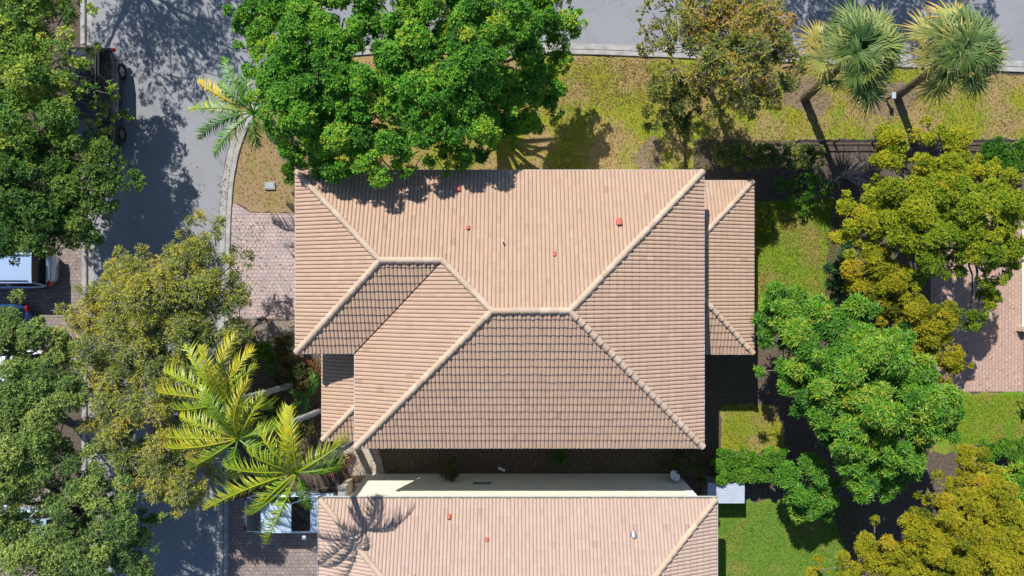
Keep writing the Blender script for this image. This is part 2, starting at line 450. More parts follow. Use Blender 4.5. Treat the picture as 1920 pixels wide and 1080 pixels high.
sheet("driveway", [(424, 392), (441, 381), (470, 399), (640, 402), (640, 597), (424, 597), (424, 480)], 0.012, M['pavers'])
sheet("driveway", [(420, 938), (680, 905), (680, 1500), (420, 1500)], 0.012, M['pavers_grey'])
sheet("driveway", [(-300, 452), (160, 455), (160, 700), (-300, 700)], 0.008, M['pavers_grey'])
sheet("driveway", [(-300, 915), (158, 915), (158, 1100), (-300, 1100)], 0.008, M['pavers_grey'])
sheet("patio", [(1745, 380), (1930, 380), (1930, 734), (1745, 734)], 0.012, M['pavers_red'])
sheet("lawn", [(432, 250), (470, 180), (560, 110), (640, 110), (640, 330), (600, 400), (470, 397), (441, 380), (430, 390)], 0.006, M['g_front'], 0.06)
sheet("lawn", [(600, 108), (700, 100), (1050, 102), (1500, 120), (1925, 140), (1925, 262), (1500, 262), (1340, 330), (600, 330)], 0.008, M['g_dry'], 0.12)
sheet("lawn", [(1408, 372), (1580, 366), (1590, 570), (1500, 600), (1412, 610)], 0.008, M['g_yard'], 0.15)
sheet("lawn", [(1352, 756), (1460, 756), (1470, 850), (1352, 850)], 0.008, M['g_dry'], 0.14)
sheet("lawn", [(1340, 940), (1600, 930), (1700, 1000), (1700, 1200), (1340, 1200)], 0.006, M['g_green'], 0.14)
sheet("lawn", [(1740, 736), (1930, 736), (1930, 850), (1740, 850)], 0.008, M['g_yard'], 0.12)
sheet("garden_bed", [(424, 598), (640, 598), (700, 690), (700, 860), (640, 908), (560, 930), (421, 940)], 0.008, M['soil'], 0.06)
sheet("garden_bed", [(470, 600), (560, 600), (590, 660), (540, 668), (480, 640)], 0.012, M['soil_grey'], 0.07)
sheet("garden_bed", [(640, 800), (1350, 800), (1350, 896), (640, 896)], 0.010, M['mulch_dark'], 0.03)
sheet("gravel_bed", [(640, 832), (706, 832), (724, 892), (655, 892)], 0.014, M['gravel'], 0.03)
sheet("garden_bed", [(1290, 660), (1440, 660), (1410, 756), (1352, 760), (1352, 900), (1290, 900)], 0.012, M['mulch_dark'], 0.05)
sheet("garden_bed", [(1300, 262), (1640, 265), (1660, 372), (1400, 378), (1300, 400)], 0.012, M['soil'], 0.06)
sheet("garden_bed", [(1560, 372), (1760, 372), (1760, 735), (1700, 760), (1430, 760), (1420, 640), (1540, 600)], 0.010, M['soil'], 0.08)
sheet("garden_bed", [(1480, 850), (1930, 850), (1930, 1200), (1640, 1200), (1560, 960)], 0.010, M['soil'], 0.08)
def disc(px, py, r, mat, z=0.014, n=60):
    c = P(px, py); ph = [R0.uniform(0, 6.28) for _ in range(4)]
    def rad(a): return r * (1 + .16 * math.sin(2 * a + ph[0]) + .10 * math.sin(3 * a + ph[1]) + .07 * math.sin(7 * a + ph[2]) + R0.uniform(-.07, .07))
    V = []
    for a in np.linspace(0, 2 * math.pi, n, endpoint=False):
        q = rad(a); V.append((c[0] + q * math.cos(a), c[1] + q * math.sin(a), z))
    tag(mesh_py("mulch_ring", V, [tuple(range(n))], mat), kind='structure')
disc(1515, 180, 0.95, M['mulch']); disc(1668, 185, 1.0, M['mulch']); disc(1218, 292, 0.72, M['mulch'])
disc(545, 268, 0.9, M['mulch'])

# ------------------------------------------------------------------ tiled roofs
TW, TE, TA, TT = 0.150, 0.315, 0.050, 0.042       # roll width, course exposure, roll height, butt thickness
PROF = np.array([0.0, 0.10, 0.24, 0.42, 0.60, 0.78, 0.92])
VALLEY = []
def tile_face(bm_parts, polys, o, u, inward, pitch, seed):
    """polys: convex 3-D polygons (same plane) ; o: point on the eave ; u: along the eave ; inward: horizontal upslope"""
    rng = np.random.RandomState(seed)
    o = np.array(o, float); u = np.array((*u, 0.0)); iv = np.array((*inward, 0.0))
    v = nrm(iv + np.array((0, 0, pitch))); n = np.cross(u, v)
    if n[2] < 0: n = -n
    for poly in polys:
        poly = np.array(poly, float)
        uu = (poly - o) @ u; vv = (poly - o) @ v
        c0, c1 = int(math.floor(uu.min() / TW)) - 1, int(math.ceil(uu.max() / TW)) + 1
        j1 = int(math.ceil(vv.max() / TE)) + 1
        f = np.concatenate([c + PROF for c in range(c0, c1)] + [[c1]])
        us = f * TW
        fr = f - np.floor(f)
        prof = TA * (1 - np.abs(2 * fr - 1) ** 4.0)
        cid = np.minimum(np.floor(f + 1e-6).astype(int), c1 - 1) - c0
        m = len(us)
        V, F, T = [], [], []
        nb = 0
        for j in range(0, j1):
            hash_r = np.random.RandomState((seed * 1000 + j * 7 + c0 % 2) % (2 ** 31))
            ntile = (c1 - c0) // 2 + 2
            jit = hash_r.randn(400) * 0.006; jz = hash_r.randn(400) * 0.0025; tn = np.clip(0.5 + 0.09 * hash_r.randn(400) - 0.25 * (hash_r.rand(400) < .015), 0, 1)
            tid = (cid + c0 + 2000) % 400
            v0 = j * TE + jit[tid] - (0.05 if j == 0 else 0.0)
            v1 = np.full(m, (j + 1) * TE + 0.015)
            base = o + us[:, None] * u
            zl = prof + TT + jz[tid]; zu = prof
            rows = (base + v0[:, None] * v + (np.full(m, -0.02))[:, None] * n,
                    base + v0[:, None] * v + zl[:, None] * n,
                    base + v1[:, None] * v + zu[:, None] * n)
            V += rows
            i = np.arange(m - 1)
            for r in (0, 1):
                a = nb + r * m + i
                F.append(np.c_[a, a + 1, a + m + 1, a + m]); T.append(tn[tid[:-1]])
            nb += 3 * m
        V = np.concatenate(V); F = np.concatenate(F); T = np.concatenate(T)
        ctr = V[F].mean(1)
        # drop quads far outside the polygon, then trim exactly
        keep = np.ones(len(F), bool)
        cen = poly.mean(0)
        cuts = []
        for i in range(len(poly)):
            a, b = poly[i], poly[(i + 1) % len(poly)]
            if abs(a[2] - b[2]) < 1e-4 and abs((a - o) @ v) < 1e-3 and abs((b - o) @ v) < 1e-3: continue
            d = nrm(np.array((b[0] - a[0], b[1] - a[1], 0.0))); no = np.array((-d[1], d[0], 0.0))
            if (cen - a) @ no > 0: no = -no
            keep &= ((ctr - a) @ no) < 0.35
            if VALLEY and all(min(np.linalg.norm(p - np.array(q)) for q in VALLEY) < 1e-4 for p in (a, b)): a = a - no * 0.022
            cuts.append((a, no))
        F = F[keep]; T = T[keep]
        used, inv = np.unique(F, return_inverse=True)
        V = V[used]; F = inv.reshape(F.shape)
        me = bpy.data.meshes.new("tmp")
        me.vertices.add(len(V)); me.vertices.foreach_set("co", V.astype(np.float32).ravel())
        me.loops.add(F.size); me.loops.foreach_set("vertex_index", F.astype(np.int32).ravel())
        me.polygons.add(len(F)); me.polygons.foreach_set("loop_start", np.arange(0, F.size, 4, dtype=np.int32))
        me.attributes.new("tint", 'FLOAT', 'FACE').data.foreach_set("value", T.astype(np.float32))
        me.update(calc_edges=True)
        bm = bmesh.new(); bm.from_mesh(me)
        for a, no in cuts:
            bmesh.ops.bisect_plane(bm, geom=bm.verts[:] + bm.edges[:] + bm.faces[:], plane_co=a, plane_no=no, clear_outer=True)
        bm.to_mesh(me); bm.free()
        bm_parts.append(me)

def roof_object(name, parts, deck, mat, parent):
    bm = bmesh.new()
    for me in parts:
        bm.from_mesh(me); bpy.data.meshes.remove(me)
    for poly in deck:
        bm.faces.new([bm.verts.new((p[0], p[1], p[2] - 0.03)) for p in poly])
    bmesh.ops.recalc_face_normals(bm, faces=[])
    me = bpy.data.meshes.new(name); bm.to_mesh(me); bm.free()
    return finish(name, me, mat, parent)

def cap_run(p0, p1, seed, r=0.135, step=0.34):
    """overlapping barrel tiles from p0 (low) to p1"""
    rng = np.random.RandomState(seed)
    p0 = np.array(p0, float); p1 = np.array(p1, float)
    L = np.linalg.norm(p1 - p0); n = max(1, int(round(L / step))); d = (p1 - p0) / L
    s = nrm(np.cross(d, (0, 0, 1.0))); up = np.cross(s, d)
    th = np.radians(np.linspace(-105, 105, 13))
    A = Acc()
    for i in range(n):
        a = p0 + d * (i * L / n - 0.03); b = p0 + d * ((i + 1) * L / n + 0.02)
        jx = rng.randn(2) * 0.004
        ring = []
        for q, rr, lift in ((a, r - 0.03, 0.02), (a, r, 0.02), (b, r - 0.034, -0.008)):
            ring.append(q + s * jx[0] + up * lift + rr * (np.sin(th)[:, None] * s + np.cos(th)[:, None] * up))
        V = np.concatenate(ring); m = len(th); F = []
        for k in (0, 1):
            for j in range(m - 1): F.append((k * m + j, k * m + j + 1, (k + 1) * m + j + 1, (k + 1) * m + j))
        A.add(V, F, np.clip(rng.normal(0.5, 0.2), 0, 1))
    return A

def gutter_run(B, a, b, out, w=0.125, hgt=0.11):
    """U channel along the eave from a to b; out = outward unit (x,y)"""
    a = np.array(a, float); b = np.array(b, float); o = np.array((*out, 0.0))
    d = nrm(b - a)
    def plate(i0, i1, z0, z1, e0=0.0, e1=0.0):
        p = [a - d * e0 + o * i0, b + d * e1 + o * i0, b + d * e1 + o * i1, a - d * e0 + o * i1]
        B.prism([(q[0], q[1]) for q in p] if np.cross(p[1] - p[0], p[2] - p[1])[2] > 0 else [(q[0], q[1]) for q in p[::-1]], a[2] + z0, a[2] + z1)
    plate(0.0, w - 0.022, -hgt, -hgt + 0.012)
    plate(w - 0.022, w, -hgt, 0.02, w, w)
    L = np.linalg.norm(b - a); k = int(L / 1.2)
    for i in range(1, k):
        c = a + d * (L * i / k)
        B.prism(sorted_ccw([c - d * 0.012, c + d * 0.012, c + d * 0.012 + o * (w - 0.023), c - d * 0.012 + o * (w - 0.023)]), a[2] + 0.0, a[2] + 0.012)

def sorted_ccw(ps):
    p = [(q[0], q[1]) for q in ps]
    A = sum(p[i][0] * p[(i + 1) % len(p)][1] - p[(i + 1) % len(p)][0] * p[i][1] for i in range(len(p)))
    return p if A > 0 else p[::-1]

def wall_window(house, x0, x1, y0, y1, z0, z1, axis, out):
    """window set in a wall: frame (part) with pane and sill (sub-parts)"""
    B = Box(); G = Box(); Sl = Box(); t = 0.06
    if axis == 'x':      # wall runs along x at y0
        y = y0; ya, yb = sorted((y, y + out * t))
        B.box(x0, x0 + t, ya, yb, z0, z1).box(x1 - t, x1, ya, yb, z0, z1).box(x0 + t, x1 - t, ya, yb, z1 - t, z1).box(x0 + t, x1 - t, ya, yb, z0, z0 + t)
        xm = (x0 + x1) / 2
        B.box(xm - 0.025, xm + 0.025, ya, yb, z0 + t, z1 - t)
        ga, gb = sorted((y + out * 0.005, y + out * 0.03)); G.box(x0 + t, xm - 0.025, ga, gb, z0 + t, z1 - t).box(xm + 0.025, x1 - t, ga, gb, z0 + t, z1 - t)
        sa, sb = sorted((y, y + out * 0.11)); Sl.box(x0 - 0.05, x1 + 0.05, sa, sb, z0 - 0.07, z0 - 0.002)
    else:
        x = x0; xa, xb = sorted((x, x + out * t))
        B.box(xa, xb, y0, y0 + t, z0, z1).box(xa, xb, y1 - t, y1, z0, z1).box(xa, xb, y0 + t, y1 - t, z1 - t, z1).box(xa, xb, y0 + t, y1 - t, z0, z0 + t)
        ym = (y0 + y1) / 2
        B.box(xa, xb, ym - 0.025, ym + 0.025, z0 + t, z1 - t)
        ga, gb = sorted((x + out * 0.005, x + out * 0.03)); G.box(ga, gb, y0 + t, ym - 0.025, z0 + t, z1 - t).box(ga, gb, ym + 0.025, y1 - t, z0 + t, z1 - t)
        sa, sb = sorted((x, x + out * 0.11)); Sl.box(sa, sb, y0 - 0.05, y1 + 0.05, z0 - 0.07, z0 - 0.002)
    f = B.build("window", M['white'], house)
    G.build("pane", M['glass'], f); Sl.build("sill", M['white'], f)
    return f

def zb(x, y, z): return (x, y, z)

# ---- the main house
PITCH = 0.40
hb = P(960, 560, 0)
house = thing("house", hb, "large tan barrel-tiled hip-roof house in the middle of the lot", "house")
ze = 5.5
xw, xe = P(558, 0, ze)[0], P(1316, 0, ze)[0]
yn, ys = P(0, 323, ze)[1], P(0, 836, ze)[1]
xa, yb = P(669, 0, ze)[0], P(0, 659, ze)[1]
dA, dB = (yn - ys) / 2, (yn - yb) / 2
zA, zB = ze + PITCH * dA, ze + PITCH * dB
ym, yq = yn - dA, yn - dB
NW, NE, SE, SW = (xw, yn, ze), (xe, yn, ze), (xe, ys, ze), (xa, ys, ze)
IN, WS = (xa, yb, ze), (xw, yb, ze)
AE, AW = (xe - dA, ym, zA), (xa + dA, ym, zA)
BE, BW = (xa + dB, yq, zB), (xw + dB, yq, zB)
split = (xa + dB, yn, ze)
VALLEY[:] = [IN, BE]
parts = []
tile_face(parts, [[NW, split, BE, BW], [split, NE, AE, AW, BE]], NW, (1, 0), (0, -1), PITCH, 11)
tile_face(parts, [[SW, SE, AE, AW]], SW, (1, 0), (0, 1), PITCH, 12)
tile_face(parts, [[NE, SE, AE]], SE, (0, 1), (-1, 0), PITCH, 13)
tile_face(parts, [[SW, IN, BE, AW]], SW, (0, 1), (1, 0), PITCH, 14)
tile_face(parts, [[WS, IN, BE, BW]], WS, (1, 0), (0, 1), PITCH, 15)
tile_face(parts, [[NW, WS, BW]], WS, (0, 1), (1, 0), PITCH, 16)
deck = [[NW, split, BE, BW], [split, NE, AE, AW, BE], [SW, SE, AE, AW], [NE, SE, AE], [SW, IN, BE, AW], [WS, IN, BE, BW], [NW, WS, BW]]
VALLEY[:] = []
roof = roof_object("roof", parts, deck, M['tile'], house)
def up(p, dz=0.03): return (p[0], p[1], p[2] + dz)
for i, (a, b) in enumerate([(NE, AE), (SE, AE), (SW, AW), (BE, AW), (NW, BW), (WS, BW), (AW, AE), (BW, BE)]):
    cap_run(up(a), up(b), 30 + i).build("ridge_cap", M['cap'], roof, smooth=False)
G = Box()
for a, b, o in ((NW, NE, (0, 1)), (NE, SE, (1, 0)), (SE, SW, (0, -1)), (SW, IN, (-1, 0)), (IN, WS, (0, -1)), (WS, NW, (-1, 0))):
    gutter_run(G, a, b, o, 0.10)
G.build("gutter", M['gutter'], house)
Sf = Box().prism(sorted_ccw([WS, (xa, yb), SW, SE, NE, NW]), ze - 0.16, ze - 0.02)
Sf.build("soffit", M['white'], house)
wi = 0.42
Wl = Box().prism(sorted_ccw([(xw + wi, yb + wi), (xa + wi, yb + wi), (xa + wi, ys + wi), (xe - wi, ys + wi), (xe - wi, yn - wi), (xw + wi, yn - wi)]), 0.0, ze - 0.155)
Wl.build("wall", M['stucco'], house)

def lean_roof(name, house, xo, xi, y0, y1, z, pitch, side, hips, seed):
    """lean-to roof: eave along x=xo from y0 (south) to y1 (north), wall at xi; hips on the named ends"""
    d = abs(xi - xo); zt = z + pitch * d; iv = (1, 0) if xi > xo else (-1, 0)
    a0, a1 = (xo, y0, z), (xo, y1, z)
    t0 = (xi, y0 + (d if 'S' in hips else 0), zt); t1 = (xi, y1 - (d if 'N' in hips else 0), zt)
    parts = []; deck = [[a0, a1, t1, t0]]
    tile_face(parts, [[a0, a1, t1, t0]], a0, (0, 1), iv, pitch, seed)
    runs = []
    if 'S' in hips:
        e = (xi, y0, z); deck.append([a0, e, t0]); tile_face(parts, [[a0, e, t0]], a0, (1, 0), (0, 1), pitch, seed + 1); runs.append((a0, t0))
    if 'N' in hips:
        e = (xi, y1, z); deck.append([a1, e, t1]); tile_face(parts, [[a1, e, t1]], a1, (1, 0), (0, -1), pitch, seed + 2); runs.append((a1, t1))
    r = roof_object("roof", parts, deck, M['tile'], house)
    for k, (a, b) in enumerate(runs):
        cap_run(up(a), up(b), seed + 5 + k, r=0.12).build("ridge_cap", M['cap'], r)
    Gb = Box(); sx = 1 if xo > xi else -1
    gutter_run(Gb, a0, a1, (sx, 0), 0.09)
    if 'S' in hips: gutter_run(Gb, a0, (xi, y0, z), (0, -1), 0.09)
    if 'N' in hips: gutter_run(Gb, a1, (xi, y1, z), (0, 1), 0.09)
    Gb.build("gutter", M['gutter'], house)
    xs = sorted((xo, xi)); Box().box(xs[0], xs[1], y0, y1, z - 0.14, z - 0.02).build("soffit", M['white'], house)
    xs = sorted((xo - sx * 0.3, xi)); Box().box(xs[0], xs[1], y0 + (0.3 if 'S' in hips else 0), y1 - (0.3 if 'N' in hips else 0), 0.0, z - 0.135).build("wall", M['stucco'], house)
zl = 3.8
xo = P(607, 0, zl)[0]
lean_roof("west", house, xo, xa + wi - 0.003, P(0, 823, zl)[1], yb + wi - 0.003, zl, 0.36, -1, 'S', 51)
zr = 3.35
lean_roof("east", house, P(1410, 0, zr)[0], xe - wi + 0.003, P(0, 661, zr)[1], P(0, 342, zr)[1], zr, 0.36, 1, 'NS', 61)

# openings of the house (seen only from beside)
wall_window(house, -3.2, -1.8, ys + wi, 0, 1.0, 2.3, 'x', -1)
wall_window(house, 2.6, 4.0, ys + wi, 0, 1.0, 2.3, 'x', -1)
wall_window(house, -3.0, -1.4, yn - wi, 0, 1.0, 2.4, 'x', 1)
wall_window(house, 2.8, 4.4, yn - wi, 0, 1.0, 2.4, 'x', 1)
gd = Box()
for k in range(4): gd.box(xw + wi - 0.05, xw + wi, -0.4 - 0.0, 4.0, 0.05 + k * 0.56, 0.05 + k * 0.56 + 0.54)
gd.build("garage_door", M['white'], house)
# downspout at the south-west corner and a pier under the eave
ds = Box().bar((xa + 0.30, ys + 0.34, 0.0), (xa + 0.30, ys + 0.34, ze - 0.17), 0.09, 0.07).bar((xa + 0.30, ys + 0.34, ze - 0.2), (xa + 0.15, ys - 0.02, ze - 0.11), 0.07, 0.07)
ds.build("downspout", M['white'], house)

def roof_z(y_n=None, x=None, y=None):
    return ze + PITCH * (yn - y)

def hood_vent(px, py, w, l, hgt, mat, roof_obj, zf, half=True):
    """hooded roof vent: flashing plate and a half-barrel hood opening downslope (north)"""
    c = None; h = ze + 0.8
    for _ in range(12):
        c = P(px, py, h); h = zf(c[1]) + 0.08
    V = []; F = []
    n = 9
    for k, (yy, sc) in enumerate(((-l / 2, 0.75), (l * 0.1, 1.0), (l / 2, 1.0))):
        for i in range(n):
            a = math.pi * i / (n - 1)
            V.append((c[0] + math.cos(a) * w / 2 * sc, c[1] - yy, zf(c[1] - yy) + 0.03 + math.sin(a) * hgt * sc))
    F += [(k * n + i, k * n + i + 1, (k + 1) * n + i + 1, (k + 1) * n + i) for k in range(2) for i in range(n - 1)]
    F.append(tuple(range(n))); F.append(tuple(range(3 * n - 1, 2 * n - 1, -1)))
    v = mesh_py("roof_vent", V, F, mat, roof_obj)
    bm = bmesh.new(); bm.from_mesh(v.data); bmesh.ops.recalc_face_normals(bm, faces=bm.faces); bm.to_mesh(v.data); bm.free()
    return v
def flash(px, py, s, roof_obj, zf, mat):
    h = 6.0
    for _ in range(12):
        c = P(px, py, h); h = zf(c[1]) + 0.06
    V = [(c[0] + i * s, c[1] + j * s, zf(c[1] + j * s) + dz) for dz in (0.0, 0.055) for i, j in ((-1, -1), (1, -1), (1, 1), (-1, 1))]
    mesh_py("vent_flashing", V, [(3, 2, 1, 0), (4, 5, 6, 7), (0, 1, 5, 4), (1, 2, 6, 5), (2, 3, 7, 6), (3, 0, 4, 7)], mat, roof_obj)
    return c
zfN = lambda y: ze + PITCH * (yn - y)
hood_vent(1161, 415, 0.27, 0.26, 0.16, M['red'], roof, zfN)
hood_vent(1040, 475, 0.17, 0.17, 0.11, M['red'], roof, zfN)
hood_vent(878, 426, 0.17, 0.15, 0.14, M['red'], roof, zfN)
flash(877, 424, 0.13, roof, zfN, M['tile_pink'])
hood_vent(860, 353, 0.20, 0.2, 0.13, M['red'], roof, zfN)
c = P(944, 455, 6.8); zc = zfN(c[1])
V, F = tube([(c[0], c[1], zc), (c[0], c[1], zc + 0.24), (c[0], c[1], zc + 0.25)], [0.035, 0.035, 0.002], 8)
mesh_np("vent_pipe", V, F, M['dark'], roof)

# ---- the neighbouring house to the south
zn = 3.6
nx0, nx1 = P(602, 0, zn)[0], P(1340, 0, zn)[0]
ny1 = P(0, 937, zn)[1]; ny0 = ny1 - 11.0
nh = thing("house", (0.5 * (nx0 + nx1), 0.5 * (ny0 + ny1), 0), "pinkish-tiled neighbouring house with white side wall, cut by the bottom edge", "house")
dn = (ny1 - ny0) / 2; znr = zn + PITCH * dn
a, b, c_, d_ = (nx0, ny1, zn), (nx1, ny1, zn), (nx1, ny0, zn), (nx0, ny0, zn)
re, rw = (nx1 - dn, ny1 - dn, znr), (nx0 + dn, ny1 - dn, znr)
parts = []
tile_face(parts, [[a, b, re, rw]], a, (1, 0), (0, -1), PITCH, 71)
tile_face(parts, [[b, c_, re]], c_, (0, 1), (-1, 0), PITCH, 72)
tile_face(parts, [[a, d_, rw]], d_, (0, 1), (1, 0), PITCH, 73)
tile_face(parts, [[d_, c_, re, rw]], d_, (1, 0), (0, 1), PITCH, 74)
nroof = roof_object("roof", parts, [[a, b, re, rw], [b, c_, re], [a, d_, rw], [d_, c_, re, rw]], M['tile_pink'], nh)
for i, (p, q) in enumerate([(a, rw), (b, re), (c_, re), (d_, rw), (rw, re)]):
    cap_run(up(p), up(q), 80 + i).build("ridge_cap", M['cap'], nroof)
G = Box()
for p, q, o in ((a, b, (0, 1)), (b, c_, (1, 0)), (c_, d_, (0, -1)), (d_, a, (-1, 0))): gutter_run(G, p, q, o, 0.13)
G.build("gutter", M['gutter'], nh)
Box().box(nx0, nx1, ny0, ny1, zn - 0.16, zn - 0.02).build("soffit", M['white'], nh)
wx0, wx1 = P(690, 0)[0], P(1268, 0)[0]
wy = P(0, 888)[1]
Wn = Box().prism(sorted_ccw([(wx0, wy), (wx1, wy), (wx1, ny0 + 0.4), (nx0 + 0.45, ny0 + 0.4), (nx0 + 0.45, wy - 0.9), (wx0, wy - 0.9)]), 0.0, zn - 0.155)
Wn.build("wall", M['stucco'], nh)
Box().box(wx1 - 0.28, wx1 + 0.035, wy - 0.2, wy + 0.035, 0.0, zn - 0.158).build("corner_trim", M['white'], nh)
hv = P(904, 908.5, 1.7)
vb = Box().box(hv[0] - 0.40, hv[0] + 0.40, wy, wy + 0.035, 1.52, 1.57).box(hv[0] - 0.40, hv[0] + 0.40, wy, wy + 0.035, 1.75, 1.80)
for k in range(6): vb.box(hv[0] - 0.40 + k * 0.155, hv[0] - 0.375 + k * 0.155, wy, wy + 0.035, 1.572, 1.748)
vfr = vb.build("wall_vent", M['grey_metal'], nh)
Box().box(hv[0] - 0.37, hv[0] + 0.37, wy + 0.004, wy + 0.016, 1.573, 1.747).build("louvre", M['plastic'], vfr)
cv = P(1010, 902, 1.25)
Box().bar((cv[0] - 0.78, wy + 0.02, 1.25), (cv[0] + 0.78, wy + 0.02, 1.25), 0.02, 0.02).build("conduit", M['gutter'], nh)
zfS = lambda y: zn + PITCH * (ny1 - y)
hood_vent(842, 968, 0.21, 0.15, 0.15, M['red'], nroof, zfS)
hood_vent(913, 1011, 0.19, 0.13, 0.12, M['red'], nroof, zfS)
hood_vent(1188, 1001, 0.27, 0.20, 0.16, M['grey_metal'], nroof, zfS)
gd = Box()
for k in range(4): gd.box(nx0 + 0.40, nx0 + 0.45, wy - 6.4, wy - 1.6, 0.05 + k * 0.56, 0.05 + k * 0.56 + 0.54)
gd.build("garage_door", M['white'], nh)

# short garden wall between drive and side yard
gw = thing("garden_wall", P(662, 900), "short tan masonry stub wall beside the white house wall", "wall")
x_, y_ = P(655, 902)[:2]
Box().box(x_ - 0.15, x_ + 0.15, y_ - 0.55, y_ + 0.12, 0, 1.25).build("pier", M['stucco_tan'], gw)
Box().box(x_ - 0.19, x_ + 0.19, y_ - 0.59, y_ + 0.16, 1.252, 1.33).build("coping", M['concrete'], gw)

# ---- house at the right-hand edge
eh = thing("house", (26.5, -1.5, 0), "grey-walled house with long white-framed glass door at right edge", "house")
Box().box(23.62, 31, -4.9, 4.4, 0, 2.9).build("wall", plain("grey_stucco", (0.34, 0.35, 0.37), 0.9, var=0.06), eh)
wall_window(eh, 23.62, 23.62, -1.75, 3.1, 0.15, 2.2, 'y', -1)
Box().box(23.30, 23.615, -1.98, -1.76, 0, 0.5).build("ledge", M['stucco_tan'], eh)
e0, e1, f0, f1 = 23.5, 31.5, -5.2, 4.7
parts = []; dd = 4.0; zz = 3.0
q = [(e0, f0, zz), (e1, f0, zz), (e1, f1, zz), (e0, f1, zz)]; r0_, r1_ = (e0 + dd, f0 + dd, zz + PITCH * dd), (e0 + dd, f1 - dd, zz + PITCH * dd)
deck = [[q[0], q[3], r1_, r0_], [q[1], q[2], r1_, r0_], [q[0], q[1], r0_], [q[2], q[3], r1_]]
tile_face(parts, [deck[0]], q[0], (0, 1), (1, 0), PITCH, 91)
roof_object("roof", parts, deck, M['tile_pink'], eh)

# ------------------------------------------------------------------ vegetation
DENS = 3.0
def leafquads(pos, ax, nm, L, Wd):
    side = nrm(np.cross(ax, nm)); L = np.reshape(L, (-1, 1)); Wd = np.reshape(Wd, (-1, 1))
    V = np.empty((len(pos), 4, 3))
    V[:, 0] = pos
    V[:, 1] = pos + ax * L * 0.5 + side * Wd * 0.5 + nm * L * 0.04
    V[:, 2] = pos + ax * L - nm * L * 0.12
    V[:, 3] = pos + ax * L * 0.5 - side * Wd * 0.5 + nm * L * 0.04
    return V.reshape(-1, 3), np.arange(len(pos) * 4).reshape(-1, 4)

def rosettes(rng, p, a, k, L, Wd, th=(35, 95)):
    n = len(p)
    r = nrm(rng.randn(n, 3)); e1 = nrm(np.cross(a, r)); e2 = np.cross(a, e1)
    phi = (np.arange(k)[None] * 2.399 + rng.rand(n, 1) * 6.28 + rng.randn(n, k) * 0.25)
    tt = np.radians(rng.uniform(th[0], th[1], (n, k)))
    perp = np.cos(phi)[..., None] * e1[:, None] + np.sin(phi)[..., None] * e2[:, None]
    ax = np.cos(tt)[..., None] * a[:, None] + np.sin(tt)[..., None] * perp
    nm = nrm(np.sin(tt)[..., None] * a[:, None] - np.cos(tt)[..., None] * perp + rng.randn(n, k, 3) * 0.25)
    nm = nrm(nm - ax * np.sum(nm * ax, -1, keepdims=True))
    pos = p[:, None] + rng.randn(n, k, 3) * L * 0.15
    l = L * rng.uniform(0.65, 1.25, n * k); w = Wd * rng.uniform(0.75, 1.2, n * k)
    return leafquads(pos.reshape(-1, 3), ax.reshape(-1, 3), nm.reshape(-1, 3), l, w)

def foliage(seed, lobes, dens, L, Wd, k, subn=2.2, subr=0.42, squash=0.72, tsp=0.2, twig=0.0, th=(35, 95), low=-0.25, core=0.5):
    """lobes (world x,y,z,r[,tint]) -> leaves Acc, twig Acc, sub-clump centres"""
    rng = np.random.RandomState(seed)
    A = Acc(); T = Acc(); subs = []
    for lb in lobes:
        c = np.array(lb[:3]); R = lb[3]; t0 = lb[4] if len(lb) > 4 else 0.5
        ns = max(7, int(R * R * subn * 3.9))
        dz = rng.uniform(low, 1.0, ns); ph = rng.rand(ns) * 6.283
        rr = np.sqrt(1 - np.minimum(dz * dz, 1))
        d = np.c_[rr * np.cos(ph), rr * np.sin(ph), dz]
        rad = R * np.where(rng.rand(ns) < .16, rng.uniform(0.95, 1.2, ns), rng.uniform(0.40, 0.95, ns))
        sc = c + d * rad[:, None] * np.array((1, 1, squash))
        sr = R * subr * np.where(rad > R * .95, rng.uniform(.35, .6, ns), rng.uniform(0.55, 1.2, ns))
        st = np.clip(t0 + rng.randn(ns) * tsp, 0, 1)
        nt = np.maximum(4, (DENS * dens * sr * sr * 6).astype(int))
        idx = np.repeat(np.arange(ns), nt); n = len(idx)
        dd = nrm(rng.randn(n, 3) + np.array((0, 0, 0.45)) + d[idx] * 0.5)
        q = sr[idx] * (core + (1 - core) * rng.rand(n) ** 0.5)
        p = sc[idx] + dd * q[:, None] * np.array((1, 1, squash))
        a = nrm(dd + np.array((0, 0, 0.95)) + rng.randn(n, 3) * 0.35)
        V, F = rosettes(rng, p, a, k, L, Wd, th)
        # each leaf's own colour: clump tone, twig tone, leaf tone
        tt = np.clip(np.repeat(st[idx] + rng.randn(n) * 0.13, k) + rng.randn(n * k) * 0.17, 0, 1)
        A.add(V, F, tt)
        V, F = prisms(np.repeat(c[None] - np.array((0, 0, R * 0.35)), ns, 0) * 0.6 + sc * 0.4, sc, np.full(ns, 0.028), np.full(ns, 0.014)); T.add(V, F)
        if twig > 0:
            sel = rng.rand(n) < twig
            V, F = prisms(sc[idx[sel]], p[sel] + a[sel] * L * rng.uniform(0.2, 2.2, (sel.sum(), 1)), np.full(sel.sum(), 0.012), np.full(sel.sum(), 0.005)); T.add(V, F)
        subs.append(sc)
    return A, T, subs

def wl(lobes):
    out = []
    for lb in lobes:
        px, py, h, r = lb[:4]
        p = P(px, py, h)
        out.append((p[0], p[1], p[2], 1.18 * r * (H - h) / FPX) + tuple(lb[4:5]))
    return out

